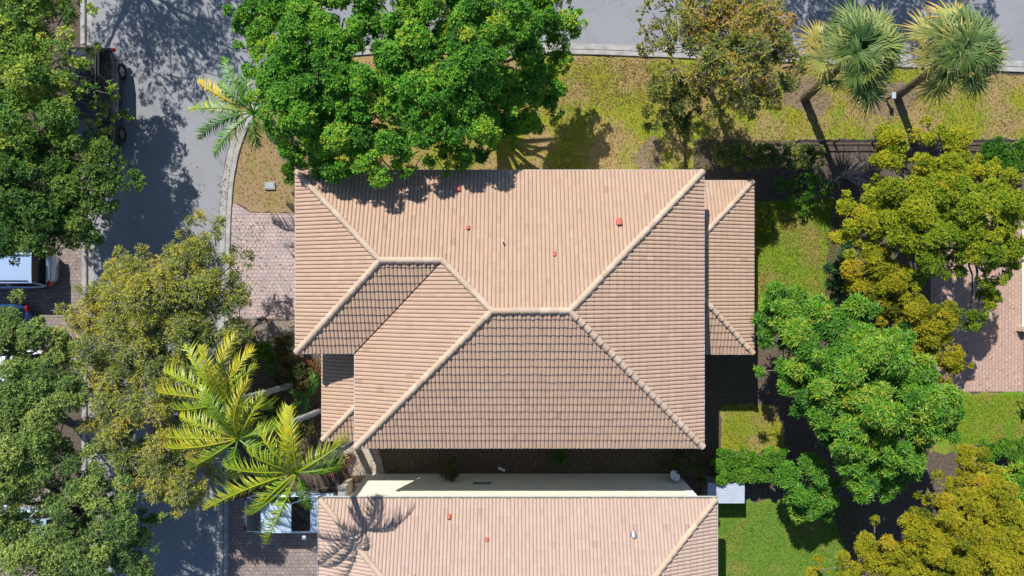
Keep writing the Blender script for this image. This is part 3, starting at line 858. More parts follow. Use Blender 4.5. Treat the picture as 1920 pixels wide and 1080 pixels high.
def tree(name, label, base, lobes, leaf, bark, seed, group=None, cat="tree", world=False, trunk_r=0.16, fork=0.45, limbs=True, lean=None, **kw):
    W_ = lobes if world else wl(lobes)
    b = np.array((*P(*base)[:2], 0.0)) if not world else np.array((*base, 0.0))
    t = thing(name, b, label, cat, group)
    A, T, subs = foliage(seed, W_, **kw)
    cen = np.mean([np.array(l[:3]) for l in W_], 0); zmin = min(l[2] - l[3] * 0.6 for l in W_)
    rng = np.random.RandomState(seed + 1)
    tr = Acc()
    fz = max(0.25, min(zmin, cen[2] * fork))
    fk = np.array((b[0] + (cen[0] - b[0]) * 0.35, b[1] + (cen[1] - b[1]) * 0.35, fz))
    pts = curve(b - np.array((0, 0, 0.05)), fk, (0, 0, 0), 7, rng, trunk_r * 0.25)
    V, F = tube(pts, np.linspace(trunk_r * 1.25, trunk_r * 0.9, 7) + np.r_[trunk_r * 0.4, np.zeros(6)], 9); tr.add(V, F)
    if limbs:
        for l in W_:
            e = np.array(l[:3]) - np.array((0, 0, l[3] * 0.3))
            V, F = tube(curve(fk, e, (0, 0, 0.12 * np.linalg.norm(e - fk)), 8, rng, 0.06), np.linspace(min(trunk_r * 0.55, .09 * l[3]), min(trunk_r * 0.14, .03 * l[3]), 8), 6); tr.add(V, F)
    if T.V: tr.V += T.V; tr.F += [f + tr.n for f in T.F]; tr.T += T.T
    tr.build("trunk", bark, t)
    A.build("crown", leaf, t)
    return t

OAK = dict(dens=27, L=0.125, Wd=0.058, k=7, subn=3.6, subr=0.31, tsp=0.17, squash=0.7)
tree("oak_tree", "bright green tree reaching over the roof's upper left edge", (640, 170), [(495, 25, 6.44, 50.0), (560, 20, 7.36, 62.0), (640, 25, 7.73, 66.0), (505, 105, 6.44, 46.0, 0.55), (590, 100, 7.73, 66.0), (560, 180, 7.36, 66.0), (620, 235, 6.9, 64.0, 0.6), (555, 250, 5.8, 44.0, 0.4), (600, 285, 5.52, 38.0), (640, 285, 6.26, 46.0), (715, 225, 6.99, 60.0), (712, 300, 6.9, 44.0, 0.6), (740, 325, 6.62, 30.0, 0.5), (665, 160, 7.73, 52.0), (535, 145, 6.44, 40.0)], M['l_oak'], M['bark_grey'], 101, trunk_r=0.2, **OAK)
tree("oak_tree", "broad bright green tree above the roof, beside the dry lawn strip", (880, 150), [(735, 35, 7.22, 61.2), (820, 35, 7.74, 71.4), (910, 35, 7.31, 71.4), (990, 30, 5, 53.0), (1050, 28, 4.2, 40.8, 0.65), (1075, 50, 3.9, 26.5, 0.6), (1045, 90, 3.8, 38.8, 0.6), (775, 120, 7.57, 67.3), (870, 120, 7.74, 75.5), (960, 120, 5, 61.2), (1030, 150, 3.5, 38.8, 0.55), (800, 200, 7.31, 63.2), (880, 210, 6.88, 61.2), (960, 205, 4.2, 49.0), (1010, 205, 3.3, 34.7), (800, 272, 6.19, 42.8), (880, 265, 6.02, 44.9), (930, 255, 4.6, 34.7)], M['l_oak'], M['bark_grey'], 103, trunk_r=0.22, **OAK)
LFT = dict(dens=16, L=0.115, Wd=0.052, k=7, subn=3.2, subr=0.33, tsp=0.2, twig=0.08)
tree("broadleaf_tree", "yellow-green tree at the upper left shading the dark parked SUV", (60, 160), [(30, 35, 4.96, 74.2, 0.45), (89, 55, 4.65, 46.6, 0.75), (25, 140, 5.27, 74.2, 0.5), (79, 135, 4.96, 48.8, 0.7), (55, 225, 4.96, 70.0, 0.5), (102, 205, 4.53, 29.7, 0.65), (5, 280, 4.96, 70.0, 0.4), (185, 205, 3.35, 18.0, 0.5), (215, 175, 3.35, 15.9, 0.6), (228, 215, 3.22, 13.8, 0.5), (145, 20, 4.03, 31.8, 0.85), (150, 262, 4.34, 38.2, 0.8), (185, 235, 3.35, 21.2, 0.6), (180, 95, 3.47, 17.0, 0.6), (135, 150, 4.9, 20, 0.6), (160, 122, 4.6, 11, 0.6), (150, 175, 4.7, 14, 0.5), (150, 140, 5.0, 24, 0.55), (172, 165, 4.6, 14, 0.5), (140, 105, 5, 20, 0.7)], M['l_left'], M['bark_grey'], 105, trunk_r=0.2, **LFT)
tree("broadleaf_tree", "deep green tree at the left above the silver SUV", (100, 390), [(55, 335, 4.62, 75.6, 0.5), (140, 335, 4.49, 56.2, 0.7), (200, 325, 4.09, 43.2, 0.55), (238, 345, 3.83, 28.1, 0.5), (55, 410, 4.49, 62.6, 0.4), (140, 400, 4.29, 54.0, 0.45), (15, 430, 4.29, 45.4), (178, 390, 3.96, 36.7, 0.4), (110, 285, 4.62, 49.7, 0.8), (230, 305, 3.83, 21.6), (120, 440, 3.96, 28.1, 0.6), (185, 290, 4.09, 28.1, 0.8)], M['l_left_dark'], M['bark_grey'], 107, trunk_r=0.18, **LFT)
SPA = dict(dens=24, L=0.125, Wd=0.038, k=5, subn=2.6, subr=0.36, tsp=0.22, twig=0.6, core=0.35, th=(10, 75))
tree("olive_tree", "thin yellow-olive tree with grey twigs beside the pink driveway", (360, 600), [(388, 430, 3.74, 28.6, 0.5), (400, 475, 4.18, 41.8, 0.45), (445, 490, 3.89, 26.4, 0.35), (340, 500, 4.54, 50.6, 0.6), (272, 520, 4.61, 50.6, 0.7), (432, 545, 4.32, 41.8, 0.4), (360, 560, 4.9, 59.4, 0.45), (290, 580, 5.04, 63.8, 0.65), (215, 565, 4.68, 50.6, 0.75), (170, 600, 4.46, 46.2, 0.85), (240, 635, 4.9, 60.5, 0.6), (325, 640, 4.9, 63.8, 0.4), (400, 605, 4.54, 50.6, 0.35), (135, 612, 4.18, 37.4, 0.8), (445, 570, 3.89, 28.6, 0.4), (360, 450, 3.89, 22.0, 0.6)], M['l_sparse'], M['bark_pale'], 109, trunk_r=0.14, **SPA)
tree("olive_tree", "thin yellow-olive tree with grey twigs left of the yellow palms", (300, 760), [(180, 690, 4.54, 49.3, 0.7), (245, 715, 4.9, 60.5, 0.55), (315, 720, 4.75, 56.0, 0.35), (205, 775, 4.61, 47.0, 0.75), (275, 800, 4.75, 58.2, 0.55), (340, 820, 4.46, 49.3, 0.45), (265, 870, 4.39, 49.3, 0.6), (335, 885, 4.32, 51.5, 0.65), (385, 895, 3.2, 34.254999999999995, 0.7), (300, 925, 3.89, 33.6, 0.7), (360, 930, 3.74, 29.1, 0.7), (370, 760, 3.2, 36.21, 0.35), (380, 690, 3.2, 36.21, 0.3)], M['l_sparse'], M['bark_pale'], 111, trunk_r=0.14, **SPA)
GRY = dict(dens=25, L=0.115, Wd=0.045, k=6, subn=2.4, subr=0.38, tsp=0.2, twig=0.3, core=0.4)
tree("broadleaf_tree", "grey-green tree at left edge covering the blue and white cars", (30, 730), [(15, 630, 5.1, 53.4), (75, 640, 5.1, 44.1, 0.6), (110, 640, 4.65, 32.5, 0.6), (15, 745, 5.55, 62.6), (120, 690, 4.95, 39.4), (95, 735, 5.25, 46.4), (40, 800, 5.55, 71.9, 0.6), (110, 775, 5.1, 53.4), (165, 730, 4.65, 34.8, 0.4), (55, 690, 4.88, 25.5)], M['l_grey'], M['bark'], 113, trunk_r=0.2, **GRY)
tree("broadleaf_tree", "grey-green tree with dark leaning trunk at the lower left corner", (190, 935), [(40, 870, 5.55, 68.4, 0.6), (120, 870, 5.1, 45.6, 0.4), (20, 935, 5.55, 54.7, 0.6), (165, 950, 5.1, 52.4, 0.55), (215, 975, 4.8, 57.0, 0.4), (250, 1025, 4.35, 45.6, 0.4), (60, 1065, 5.25, 66.1, 0.75), (150, 1045, 4.95, 50.2), (230, 925, 4.65, 41.0, 0.4), (190, 870, 4.65, 38.8, 0.4), (200, 1060, 4.65, 51.3, 0.4), (290, 985, 3.9, 22.8, 0.4), (45, 1000, 5.1, 29.6, 0.4)], M['l_grey'], M['bark'], 115, trunk_r=0.22, **GRY)
tree("autumn_tree", "orange-tinged thinning tree left of the fan palms", (1330, 170), [(1305, 45, 5.22, 56.1, 0.6), (1375, 35, 5.76, 63.4, 0.7), (1435, 60, 5.4, 51.2, 0.75), (1325, 110, 5.4, 58.6, 0.65), (1395, 115, 5.85, 65.9, 0.55), (1455, 125, 5.22, 43.9, 0.4), (1370, 170, 4.86, 46.4, 0.45), (1425, 180, 4.68, 39.0, 0.35), (1340, -10, 5.22, 54.9, 0.55), (1450, 90, 5.04, 36.6, 0.35), (1310, 150, 4.5, 29.3, 0.7)], M['l_autumn'], M['bark_pale'], 117, trunk_r=0.13, **dict(SPA, dens=12, k=6, Wd=0.055, L=0.125, th=(30, 95)))
tree("young_tree", "slender sparse young tree at the top kerb, left of the orange-tinged tree", (1262, 130), [(1225, 20, 4.5, 24, .6), (1212, 55, 4.4, 18, .7), (1250, 45, 4.5, 20, .7), (1228, 92, 4, 17, .8), (1205, 90, 3.6, 12, .9), (1262, 88, 4, 14, .6), (1265, 10, 4.6, 20, .7)], M['l_young'], M['bark'], 119, trunk_r=0.07, **dict(SPA, dens=13, L=0.13, Wd=0.06, twig=0.4))
tree("young_tree", "small grey-green bushy tree just above the roof's upper right corner", (1287, 312), [(1250, 160, 4, 36, .45), (1235, 195, 3.8, 32, .45), (1288, 190, 4, 34, .4), (1265, 228, 3.4, 28, .2), (1215, 225, 3.2, 16, .3), (1310, 165, 3.8, 24, .5), (1300, 225, 3.2, 18, .2)], M['l_young'], M['bark'], 121, trunk_r=0.06, **dict(SPA, dens=28, L=0.12, Wd=0.05, k=6, twig=0.3))
CLU = dict(dens=46, L=0.095, Wd=0.042, k=8, subn=2.6, subr=0.36, tsp=0.15, squash=0.75)
tree("cauliflower_tree", "dense yellow-green tree directly below the right fan palm", (1700, 380), [(1675, 268, 4.56, 36.5, 0.55), (1700, 315, 4.75, 45.6, 0.55), (1765, 285, 4.75, 45.6, 0.55), (1822, 338, 4.94, 38, 0.6), (1885, 372, 4.75, 36, 0.65), (1645, 360, 4.18, 29.6, 0.6), (1628, 405, 4.37, 45.6, 0.55), (1695, 385, 4.94, 54.7, 0.45), (1605, 445, 4.08, 34.2, 0.6), (1675, 440, 4.75, 50.2, 0.5), (1765, 345, 4.94, 45.6, 0.5), (1650, 290, 3.99, 20.5, 0.6)], M['l_olive'], M['bark_grey'], 123, trunk_r=0.15, **CLU)
tree("cauliflower_tree", "greener clumpy tree overhanging the reddish patio", (1800, 480), [(1775, 390, 5.13, 53.0, 0.5), (1845, 400, 5.22, 53.0, 0.55), (1750, 455, 4.94, 48.8, 0.45), (1825, 465, 4.75, 44.5, 0.5), (1895, 430, 4.75, 42.4, 0.6), (1900, 480, 4.18, 25.4, 0.5), (1850, 520, 4.18, 25.4, 0.4), (1840, 575, 3.7, 25.4, 0.3), (1866, 555, 3.8, 21.2, 0.4), (1815, 600, 3.42, 19.1, 0.3), (1720, 490, 4.37, 36.0, 0.4), (1780, 510, 4.18, 27.6, 0.3), (1872, 455, 4.7, 36, 0.5), (1800, 425, 5.0, 40, 0.5), (1730, 415, 4.9, 36, 0.5), (1880, 500, 4.2, 20, 0.5)], M['l_olive_green'], M['bark_grey'], 125, trunk_r=0.15, **dict(CLU, dens=44))
tree("cauliflower_tree", "mustard-yellow clumpy tree between the green tree and the patio", (1690, 590), [(1625, 515, 3.99, 44.0, 0.6), (1672, 540, 4.08, 41.8, 0.55), (1595, 530, 3.42, 19.8, 0.5), (1690, 590, 4.27, 44.0, 0.5), (1650, 580, 3.8, 28.6, 0.5), (1738, 612, 4.08, 41.8, 0.55), (1705, 640, 3.89, 33.0, 0.6), (1768, 648, 3.8, 39.6, 0.6), (1750, 690, 3.52, 28.6, 0.5), (1792, 668, 3.32, 22.0, 0.7)], M['l_mustard'], M['bark_grey'], 127, trunk_r=0.13, **CLU)
tree("mango_tree", "large glossy bright green tree right of the house", (1580, 720), [(1432, 605, 3.8, 34, .5), (1470, 590, 4.2, 40, .55), (1450, 640, 3.9, 30, .5), (1530, 600, 4.8, 44, .55), (1598, 608, 5, 44, .6), (1655, 640, 4.8, 40, .55), (1475, 695, 4.2, 42, .5), (1540, 665, 5.2, 54, .55), (1615, 690, 5.5, 58, .65), (1685, 695, 5, 46, .6), (1560, 745, 5.2, 50, .6), (1650, 750, 5.6, 58, .65), (1730, 755, 5.2, 50, .65), (1495, 745, 4.2, 32, .4), (1600, 815, 5, 50, .6), (1680, 820, 5.2, 52, .6), (1745, 805, 4.8, 40, .6), (1615, 875, 4.5, 44, .6), (1645, 905, 4.2, 32, .55), (1690, 865, 4.5, 38, .55), (1550, 825, 4, 22, .4)], M['l_mango'], M['bark_grey'], 129, trunk_r=0.2, dens=26, L=0.20, Wd=0.055, k=9, subn=2.6, subr=0.36, tsp=0.15, squash=0.75, th=(45, 100))
tree("mango_shrub", "small glossy green tree apart, below the large bright one", (1500, 890), [(1510, 900, 2.6, 38, .45), (1530, 930, 2.4, 32, .45), (1505, 945, 2.2, 24, .5), (1545, 960, 2, 14, .4)], M['l_mango'], M['bark_grey'], 131, cat="shrub", trunk_r=0.07, dens=26, L=0.18, Wd=0.055, k=9, subn=3, subr=0.4, tsp=0.12, th=(45, 100))
tree("cauliflower_tree", "big mustard-yellow tree filling the bottom right corner", (1780, 1010), [(1825, 868, 3.61, 39.1, 0.6), (1745, 918, 3.61, 29.9, 0.5), (1850, 925, 4.56, 46.0, 0.6), (1890, 985, 4.75, 52.9, 0.65), (1775, 978, 4.75, 50.6, 0.55), (1825, 1000, 4.94, 57.5, 0.6), (1700, 1000, 4.27, 43.7, 0.5), (1648, 1020, 4.08, 39.1, 0.5), (1745, 1045, 4.75, 57.5, 0.55), (1850, 1060, 4.94, 64.4, 0.65), (1618, 1068, 3.99, 39.1, 0.55), (1680, 1075, 4.27, 48.3, 0.5), (1588, 1062, 3.42, 25.3, 0.5), (1915, 1050, 4.75, 52.9, 0.6), (1800, 900, 3.42, 23.0, 0.5), (1700, 960, 3.61, 20.7, 0.4), (1530, 1072, 1.52, 20.7, 0.7)], M['l_mustard'], M['bark_grey'], 133, trunk_r=0.18, **CLU)

def shrub(name, label, base, lobes, leaf, seed, group=None, bark=None, **kw):
    d = dict(dens=38, L=0.12, Wd=0.05, k=7, subn=3.5, subr=0.42, tsp=0.16); d.update(kw)
    return tree(name, label, base, lobes, leaf, bark or M['bark'], seed, group=group, cat="shrub", trunk_r=0.035, **d)
shrub("leafy_shrub", "bright lime rosette shrub at right edge above the mustard tree", (1895, 925), [(1890, 905, 1.9, 30, .75), (1915, 925, 1.8, 32, .75), (1895, 950, 1.6, 24, .7), (1925, 890, 1.8, 22, .75)], M['l_mango'], 141, L=0.2, Wd=0.06, k=9)
shrub("leafy_shrub", "dark bluish-green narrow shrub row beside the yard grass", (1572, 500), [(1578, 455, 1.5, 20), (1572, 490, 1.6, 24), (1582, 525, 1.6, 24), (1565, 553, 1.3, 20, .6), (1590, 470, 1.5, 18)], M['l_dark'], 143)
shrub("leafy_shrub", "sunlit olive bush against the lower east roof gutter", (1440, 405), [(1438, 392, .6, 10, .6), (1446, 410, .6, 10, .7), (1434, 428, .5, 9, .6)], M['l_olive_green'], 145, L=.09, Wd=.035)
shrub("leafy_shrub", "low green plant in shade at the top of the yard grass", (1490, 350), [(1470, 345, .5, 22, .4), (1515, 345, .6, 24, .5), (1500, 372, .4, 20, .6), (1545, 360, .5, 16, .5)], M['l_hedge'], 147, dens=12)
shrub("leafy_shrub", "rounded green garden shrub below the pink driveway", (497, 665), [(492, 660, 1.1, 22, .6), (510, 672, 1.0, 18, .5)], M['l_hedge'], 149)
shrub("leafy_shrub", "grey-brown twiggy shrub at the corner of the pink driveway", (455, 625), [(450, 615, 1.2, 24, .3), (470, 640, 1.0, 18, .3), (430, 640, 1.2, 20, .3)], M['l_croton'], 151, dens=10, twig=0.5, bark=M['bark_grey'])
shrub("leafy_shrub", "mottled olive croton bush left of the lower west roof", (560, 690), [(545, 665, 1.3, 22, .45), (560, 695, 1.4, 24, .5), (540, 700, 1.2, 18, .4), (568, 720, 1.2, 18, .4), (535, 640, 1.2, 14, .5)], M['l_croton'], 153)
shrub("leafy_shrub", "reddish dark plant under the roof corner by the west roof", (588, 685), [(588, 685, .9, 14, .95), (592, 700, .8, 10, .9)], M['l_croton'], 155)
shrub("leafy_shrub", "low dark ground plants between the grey palm trunks", (500, 770), [(495, 765, .6, 24, .3), (520, 765, .6, 20, .3), (575, 790, .7, 20, .3), (560, 820, .6, 22, .3), (500, 800, .5, 20, .3)], M['l_croton'], 157, dens=14)
shrub("leafy_shrub", "small square-trimmed brown-green shrub in the side yard", (842, 868), [(838, 880, 1.35, 13, .4), (850, 880, 1.35, 12, .4), (843, 886, 1.2, 13, .5), (845, 874, 1.2, 14, .4)], M['l_croton'], 159, L=.08, Wd=.035)
shrub("leafy_shrub", "dim green bush by the satellite dish in the side yard", (1285, 870), [(1265, 870, 1.0, 18, .4), (1290, 875, 1.2, 20, .4), (1310, 885, 1.1, 18, .4)], M['l_croton'], 161)
shrub("leafy_shrub", "low green tuft midway along the shaded side yard", (1050, 858), [(1045, 855, .5, 12, .3), (1056, 858, .4, 9, .4)], M['l_hedge'], 163, dens=14)
shrub("leafy_shrub", "small green bush at the front lawn's roof-side edge", (545, 318), [(540, 322, .7, 16, .6), (560, 305, .8, 16, .5), (548, 335, .5, 10, .6)], M['l_hedge'], 165)

def hedge(label, x0, x1, y0, y1, h, leaf, seed, dens=90, parts=0.5, **kw):
    """clipped hedge: leaf rosettes over and through a rounded box"""
    a = P(x0, y1, h); b = P(x1, y0, h)
    t = thing("hedge", ((a[0] + b[0]) / 2, (a[1] + b[1]) / 2, 0), label, "hedge")
    L = [];
    rng = np.random.RandomState(seed)
    nx = max(2, int((b[0] - a[0]) / 0.34)); ny = max(2, int((b[1] - a[1]) / 0.34))
    for i in range(nx):
        for j in range(ny):
            L.append((a[0] + (i + .5) * (b[0] - a[0]) / nx + rng.randn() * .05, a[1] + (j + .5) * (b[1] - a[1]) / ny + rng.randn() * .05, h - 0.30 + rng.randn() * .03, 0.30, np.clip(parts + rng.randn() * .08, 0, 1)))
    A, T, _ = foliage(seed, L, dens=dens, L=0.11, Wd=0.055, k=7, subn=5, subr=0.45, tsp=0.15, **kw)
    A.build("foliage", leaf, t)
    B = Acc()
    for l in L[::2]:
        V, F = tube([(l[0], l[1], -0.02), (l[0] + .03, l[1], h * 0.4), (l[0], l[1], h - 0.3)], [0.025, 0.02, 0.01], 5); B.add(V, F)
    ym_ = (a[1] + b[1]) / 2
    V, F = tube([(a[0] + .1, ym_, .03), ((a[0] + b[0]) / 2, ym_ + .05, .05), (b[0] - .1, ym_, .03)], .04, 6); B.add(V, F)
    for l in L[::2]:
        V, F = tube([(l[0], l[1], .02), (l[0], ym_, .04)], .02, 5); B.add(V, F)
    B.build("stem", M['bark'], t)
hedge("clipped green hedge between the two houses' back yards", 1346, 1476, 848, 905, 1.5, M['l_hedge'], 171, parts=.55)
hedge("clipped green hedge behind the black fence at the right edge", 1850, 1935, 268, 318, 1.5, M['l_hedge'], 173, parts=.3)
hedge("patchy dim hedge along the roof's upper right, in shade", 1345, 1540, 270, 312, 1.3, M['l_young'], 175, dens=45, parts=.35)
hedge("short green hedge at the right edge below the patio lawn", 1852, 1935, 828, 868, 1.3, M['l_hedge'], 177, parts=.5)

# trees standing beyond the top of the frame; their shade falls on the roads
tree("street_tree", "tree beyond the top left edge, dappling the left road with shade", (-19.0, 17.0), [(-20.3, 16.4, 5.5, 1.7), (-17.8, 15.9, 5.5, 1.6), (-15.7, 16.6, 5.5, 1.5), (-19, 18.3, 6, 2.0), (-16.4, 18.2, 6, 1.9), (-14.7, 15.2, 5.2, 1.1), (-18.6, 14.3, 5.4, 1.3), (-16.6, 14.3, 5.2, 1.1), (-21.5, 14.4, 5.2, 1.3)], M['l_left'], M['bark_grey'], 181, world=True, trunk_r=0.2, **dict(LFT, dens=5, subn=2.0))
tree("street_tree", "tree beyond the top right edge, dappling the upper road with shade", (15.0, 20.0), [(10.4, 18.4, 6, 1.5), (12.2, 17.8, 6, 1.6), (14.4, 17.6, 6, 1.7), (16.6, 17.6, 6, 1.7), (18.8, 17.9, 6, 1.5), (12, 20, 6.5, 2), (16, 20, 6.5, 2)], M['l_left'], M['bark_grey'], 183, world=True, trunk_r=0.2, **dict(LFT, dens=8, subn=2.2))

# bare gnarled shrub in the palm shade, small dry bush in its mulch ring
def bare_shrub(label, base, seed, n, reach, hgt, mat, r=0.03):
    rng = np.random.RandomState(seed); b = P(*base)
    t = thing("bare_shrub", b, label, "shrub")
    A = Acc()
    for i in range(n):
        an = rng.rand() * 6.28; l = reach * rng.uniform(.5, 1.1)
        e = b + np.array((math.cos(an) * l, math.sin(an) * l, hgt * rng.uniform(.5, 1.1)))
        c = curve(b - np.array((0, 0, .03)), e, rng.randn(3) * .12 * l, 7, rng, .03)
        V, F = tube(c, np.linspace(r, r * .35, 7), 5); A.add(V, F)
        for k in range(4):
            s = c[rng.randint(2, 6)]; e2 = s + rng.randn(3) * reach * .35 + np.array((0, 0, .2))
            V, F = tube(curve(s, e2, rng.randn(3) * .05, 5), np.linspace(r * .5, r * .15, 5), 4); A.add(V, F)
    A.build("branch", mat, t)
bare_shrub("grey leafless gnarled shrub in the fan palm's shadow", (1580, 330), 191, 10, 1.3, 1.2, M['bark_pale'], .05)
bare_shrub("dry twiggy bush in its mulch ring above the roof", (1230, 300), 193, 9, .55, .6, M['bark'], .02)

# ---- palms
def strip_leaf(A, base, d, up_, L, w, droop, t, seg=3):
    """narrow pointed leaflet of `seg` quads"""
    s = nrm(np.cross(d, up_)); V = []; F = []
    for i in range(seg + 1):
        f = i / seg
        p = base + d * L * f - np.array((0, 0, 1.0)) * droop * L * f * f
        ww = w * (0.55 + 0.9 * f * (1 - f) * 1.6) * (1 - f * 0.93 if f > 0.5 else 1.0) * 0.5
        V += [p - s * ww, p + s * ww]
    for i in range(seg): F.append((2 * i, 2 * i + 1, 2 * i + 3, 2 * i + 2))
    A.add(V, F, t)

def feather_frond(rng, base, az, el0, L, arch, leaf_l, tint, width=0.058, dens=13, mat=None, parent=None, curl=0.0, vlift=0.12):
    """pinnate frond; az picture angle, el0 start elevation (rad), arch total bend (rad)"""
    n = 14; pts = [np.array(base, float)]; dirs = []
    for i in range(n):
        f = i / (n - 1); e = el0 - arch * f ** 1.3; a = az + curl * f
        d = np.array((math.cos(a) * math.cos(e), math.sin(a) * math.cos(e), math.sin(e)))
        dirs.append(d); pts.append(pts[-1] + d * L / n)
    pts = np.array(pts); A = Acc()
    V, F = tube(pts, np.linspace(0.035, 0.007, n + 1), 5); A.add(V, F, np.clip(tint + .05, 0, 1))
    m = int(dens * L); roll0 = rng.uniform(-.45, .45)
    for k in range(m):
        f = 0.13 + 0.87 * k / m; x = f * n; i = min(int(x), n - 1); p = pts[i] + (pts[i + 1] - pts[i]) * (x - i)
        d = dirs[min(i, n - 1)]; sd = nrm(np.cross(d, (0, 0, 1.0))); u_ = np.cross(sd, d); ro = roll0 * (.4 + f); sd, u_ = sd * math.cos(ro) + u_ * math.sin(ro), u_ * math.cos(ro) - sd * math.sin(ro)
        ll = (leaf_l if rng.rand() > .06 else leaf_l * .5) * (0.35 + 1.35 * math.sin(math.pi * min(1, f * 0.80 + 0.12)) * 0.6) * rng.uniform(.85, 1.1)
        if f > .93: ll *= .7
        dom = 1 if sd @ np.array((-.45, .89, 0)) > 0 else -1          # the wind lays the leaflets to one side
        for s in (-1, 1):
            sweep = 0.55 + 0.5 * f
            fwd = s == dom
            dd = nrm(sd * s * (1 if fwd else .55) + d * sweep + u_ * (vlift + (.15 if fwd else -.35)) + rng.randn(3) * .15)
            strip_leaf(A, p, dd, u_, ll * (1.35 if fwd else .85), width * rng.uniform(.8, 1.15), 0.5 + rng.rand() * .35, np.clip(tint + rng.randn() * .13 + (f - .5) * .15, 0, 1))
    return A.build("frond", mat, parent)

def feather_palm(label, base, crown_px, h, fronds, mat, seed, trunk_r=0.1, group=None, L0=2.3, tr_mat=None, leaf_l=0.46, name="feather_palm", shaft=True):
    rng = np.random.RandomState(seed)
    b = P(*base); c = P(crown_px[0], crown_px[1], h)
    t = thing(name, b, label, "palm", group)
    if h > 1.0:
        path = curve(b - np.array((0, 0, .05)), c, ((b[0] - c[0]) * .12, (b[1] - c[1]) * .12, 0), 14)
        rr = np.linspace(trunk_r * 1.25, trunk_r * .85, 14); rr[::2] *= 1.07
        V, F = tube(path, rr, 9); mesh_np("trunk", V, F, tr_mat or M['palm_bark'], t, smooth=True)
        V, F = tube([c - np.array((0, 0, .55)), c - np.array((0, 0, .2)), c + np.array((0, 0, .25))], [trunk_r * .9, trunk_r * 1.2, trunk_r * .4], 9)
        A = Acc(); A.add(V, F, .35); A.build("crownshaft", mat, t)
    for (ang, L, el, arch, tint, curl) in fronds:
        a = math.radians(ang)
        feather_frond(rng, c + np.array((math.cos(a) * .08, math.sin(a) * .08, .1)), a, math.radians(el), L, math.radians(arch), leaf_l, tint, mat=mat, parent=t, curl=math.radians(curl + rng.uniform(-14, 14)))
    return t
# angles: 0 = right, 90 = up in the picture
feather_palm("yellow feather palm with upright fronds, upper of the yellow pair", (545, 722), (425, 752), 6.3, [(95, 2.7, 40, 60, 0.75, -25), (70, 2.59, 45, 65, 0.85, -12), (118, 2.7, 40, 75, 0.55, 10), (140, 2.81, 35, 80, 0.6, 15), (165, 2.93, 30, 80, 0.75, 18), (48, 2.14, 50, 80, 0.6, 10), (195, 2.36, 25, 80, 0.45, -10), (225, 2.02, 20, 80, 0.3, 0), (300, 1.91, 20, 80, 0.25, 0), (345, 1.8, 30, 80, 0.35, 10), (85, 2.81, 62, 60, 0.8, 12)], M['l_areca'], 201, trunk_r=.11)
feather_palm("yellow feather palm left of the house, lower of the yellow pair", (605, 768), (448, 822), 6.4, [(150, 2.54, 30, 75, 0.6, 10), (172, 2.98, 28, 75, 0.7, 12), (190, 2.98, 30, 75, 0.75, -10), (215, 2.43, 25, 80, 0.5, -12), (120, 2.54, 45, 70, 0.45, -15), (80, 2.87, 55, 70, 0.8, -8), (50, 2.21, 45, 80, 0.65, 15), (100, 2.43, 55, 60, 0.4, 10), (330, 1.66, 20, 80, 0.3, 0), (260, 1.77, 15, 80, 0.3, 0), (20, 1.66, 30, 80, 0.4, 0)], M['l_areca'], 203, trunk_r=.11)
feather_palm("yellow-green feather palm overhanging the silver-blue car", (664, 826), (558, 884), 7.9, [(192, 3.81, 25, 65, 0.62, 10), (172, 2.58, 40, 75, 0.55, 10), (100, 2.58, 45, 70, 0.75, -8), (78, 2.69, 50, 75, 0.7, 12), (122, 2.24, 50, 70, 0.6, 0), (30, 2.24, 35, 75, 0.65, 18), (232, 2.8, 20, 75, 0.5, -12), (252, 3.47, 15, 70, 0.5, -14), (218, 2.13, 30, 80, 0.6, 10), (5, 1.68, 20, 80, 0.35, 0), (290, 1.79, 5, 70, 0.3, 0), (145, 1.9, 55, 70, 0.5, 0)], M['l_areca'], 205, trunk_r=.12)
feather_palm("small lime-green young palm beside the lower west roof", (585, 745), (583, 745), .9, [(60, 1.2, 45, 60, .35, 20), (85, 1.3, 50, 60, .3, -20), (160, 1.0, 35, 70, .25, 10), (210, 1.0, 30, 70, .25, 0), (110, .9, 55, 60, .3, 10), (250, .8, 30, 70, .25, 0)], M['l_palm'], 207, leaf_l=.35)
feather_palm("green feather palm with one yellow frond at the road corner", (520, 235), (476, 212), 4.6, [(118, 2.5, 35, 70, .5, -14), (100, 1.7, 40, 80, .35, 0), (158, 2.5, 30, 60, .97, -8), (176, 2.8, 28, 70, .72, 10), (197, 2.5, 28, 70, .45, 8), (228, 2.5, 25, 70, .45, 12), (312, 2.5, 20, 70, .3, -8), (60, 1.8, 35, 80, .45, -20), (140, 1.8, 45, 80, .4, 0), (25, 1.6, 30, 80, .3, 0), (275, 1.4, 20, 80, .2, 0)], M['l_palm'], 209, trunk_r=.12)

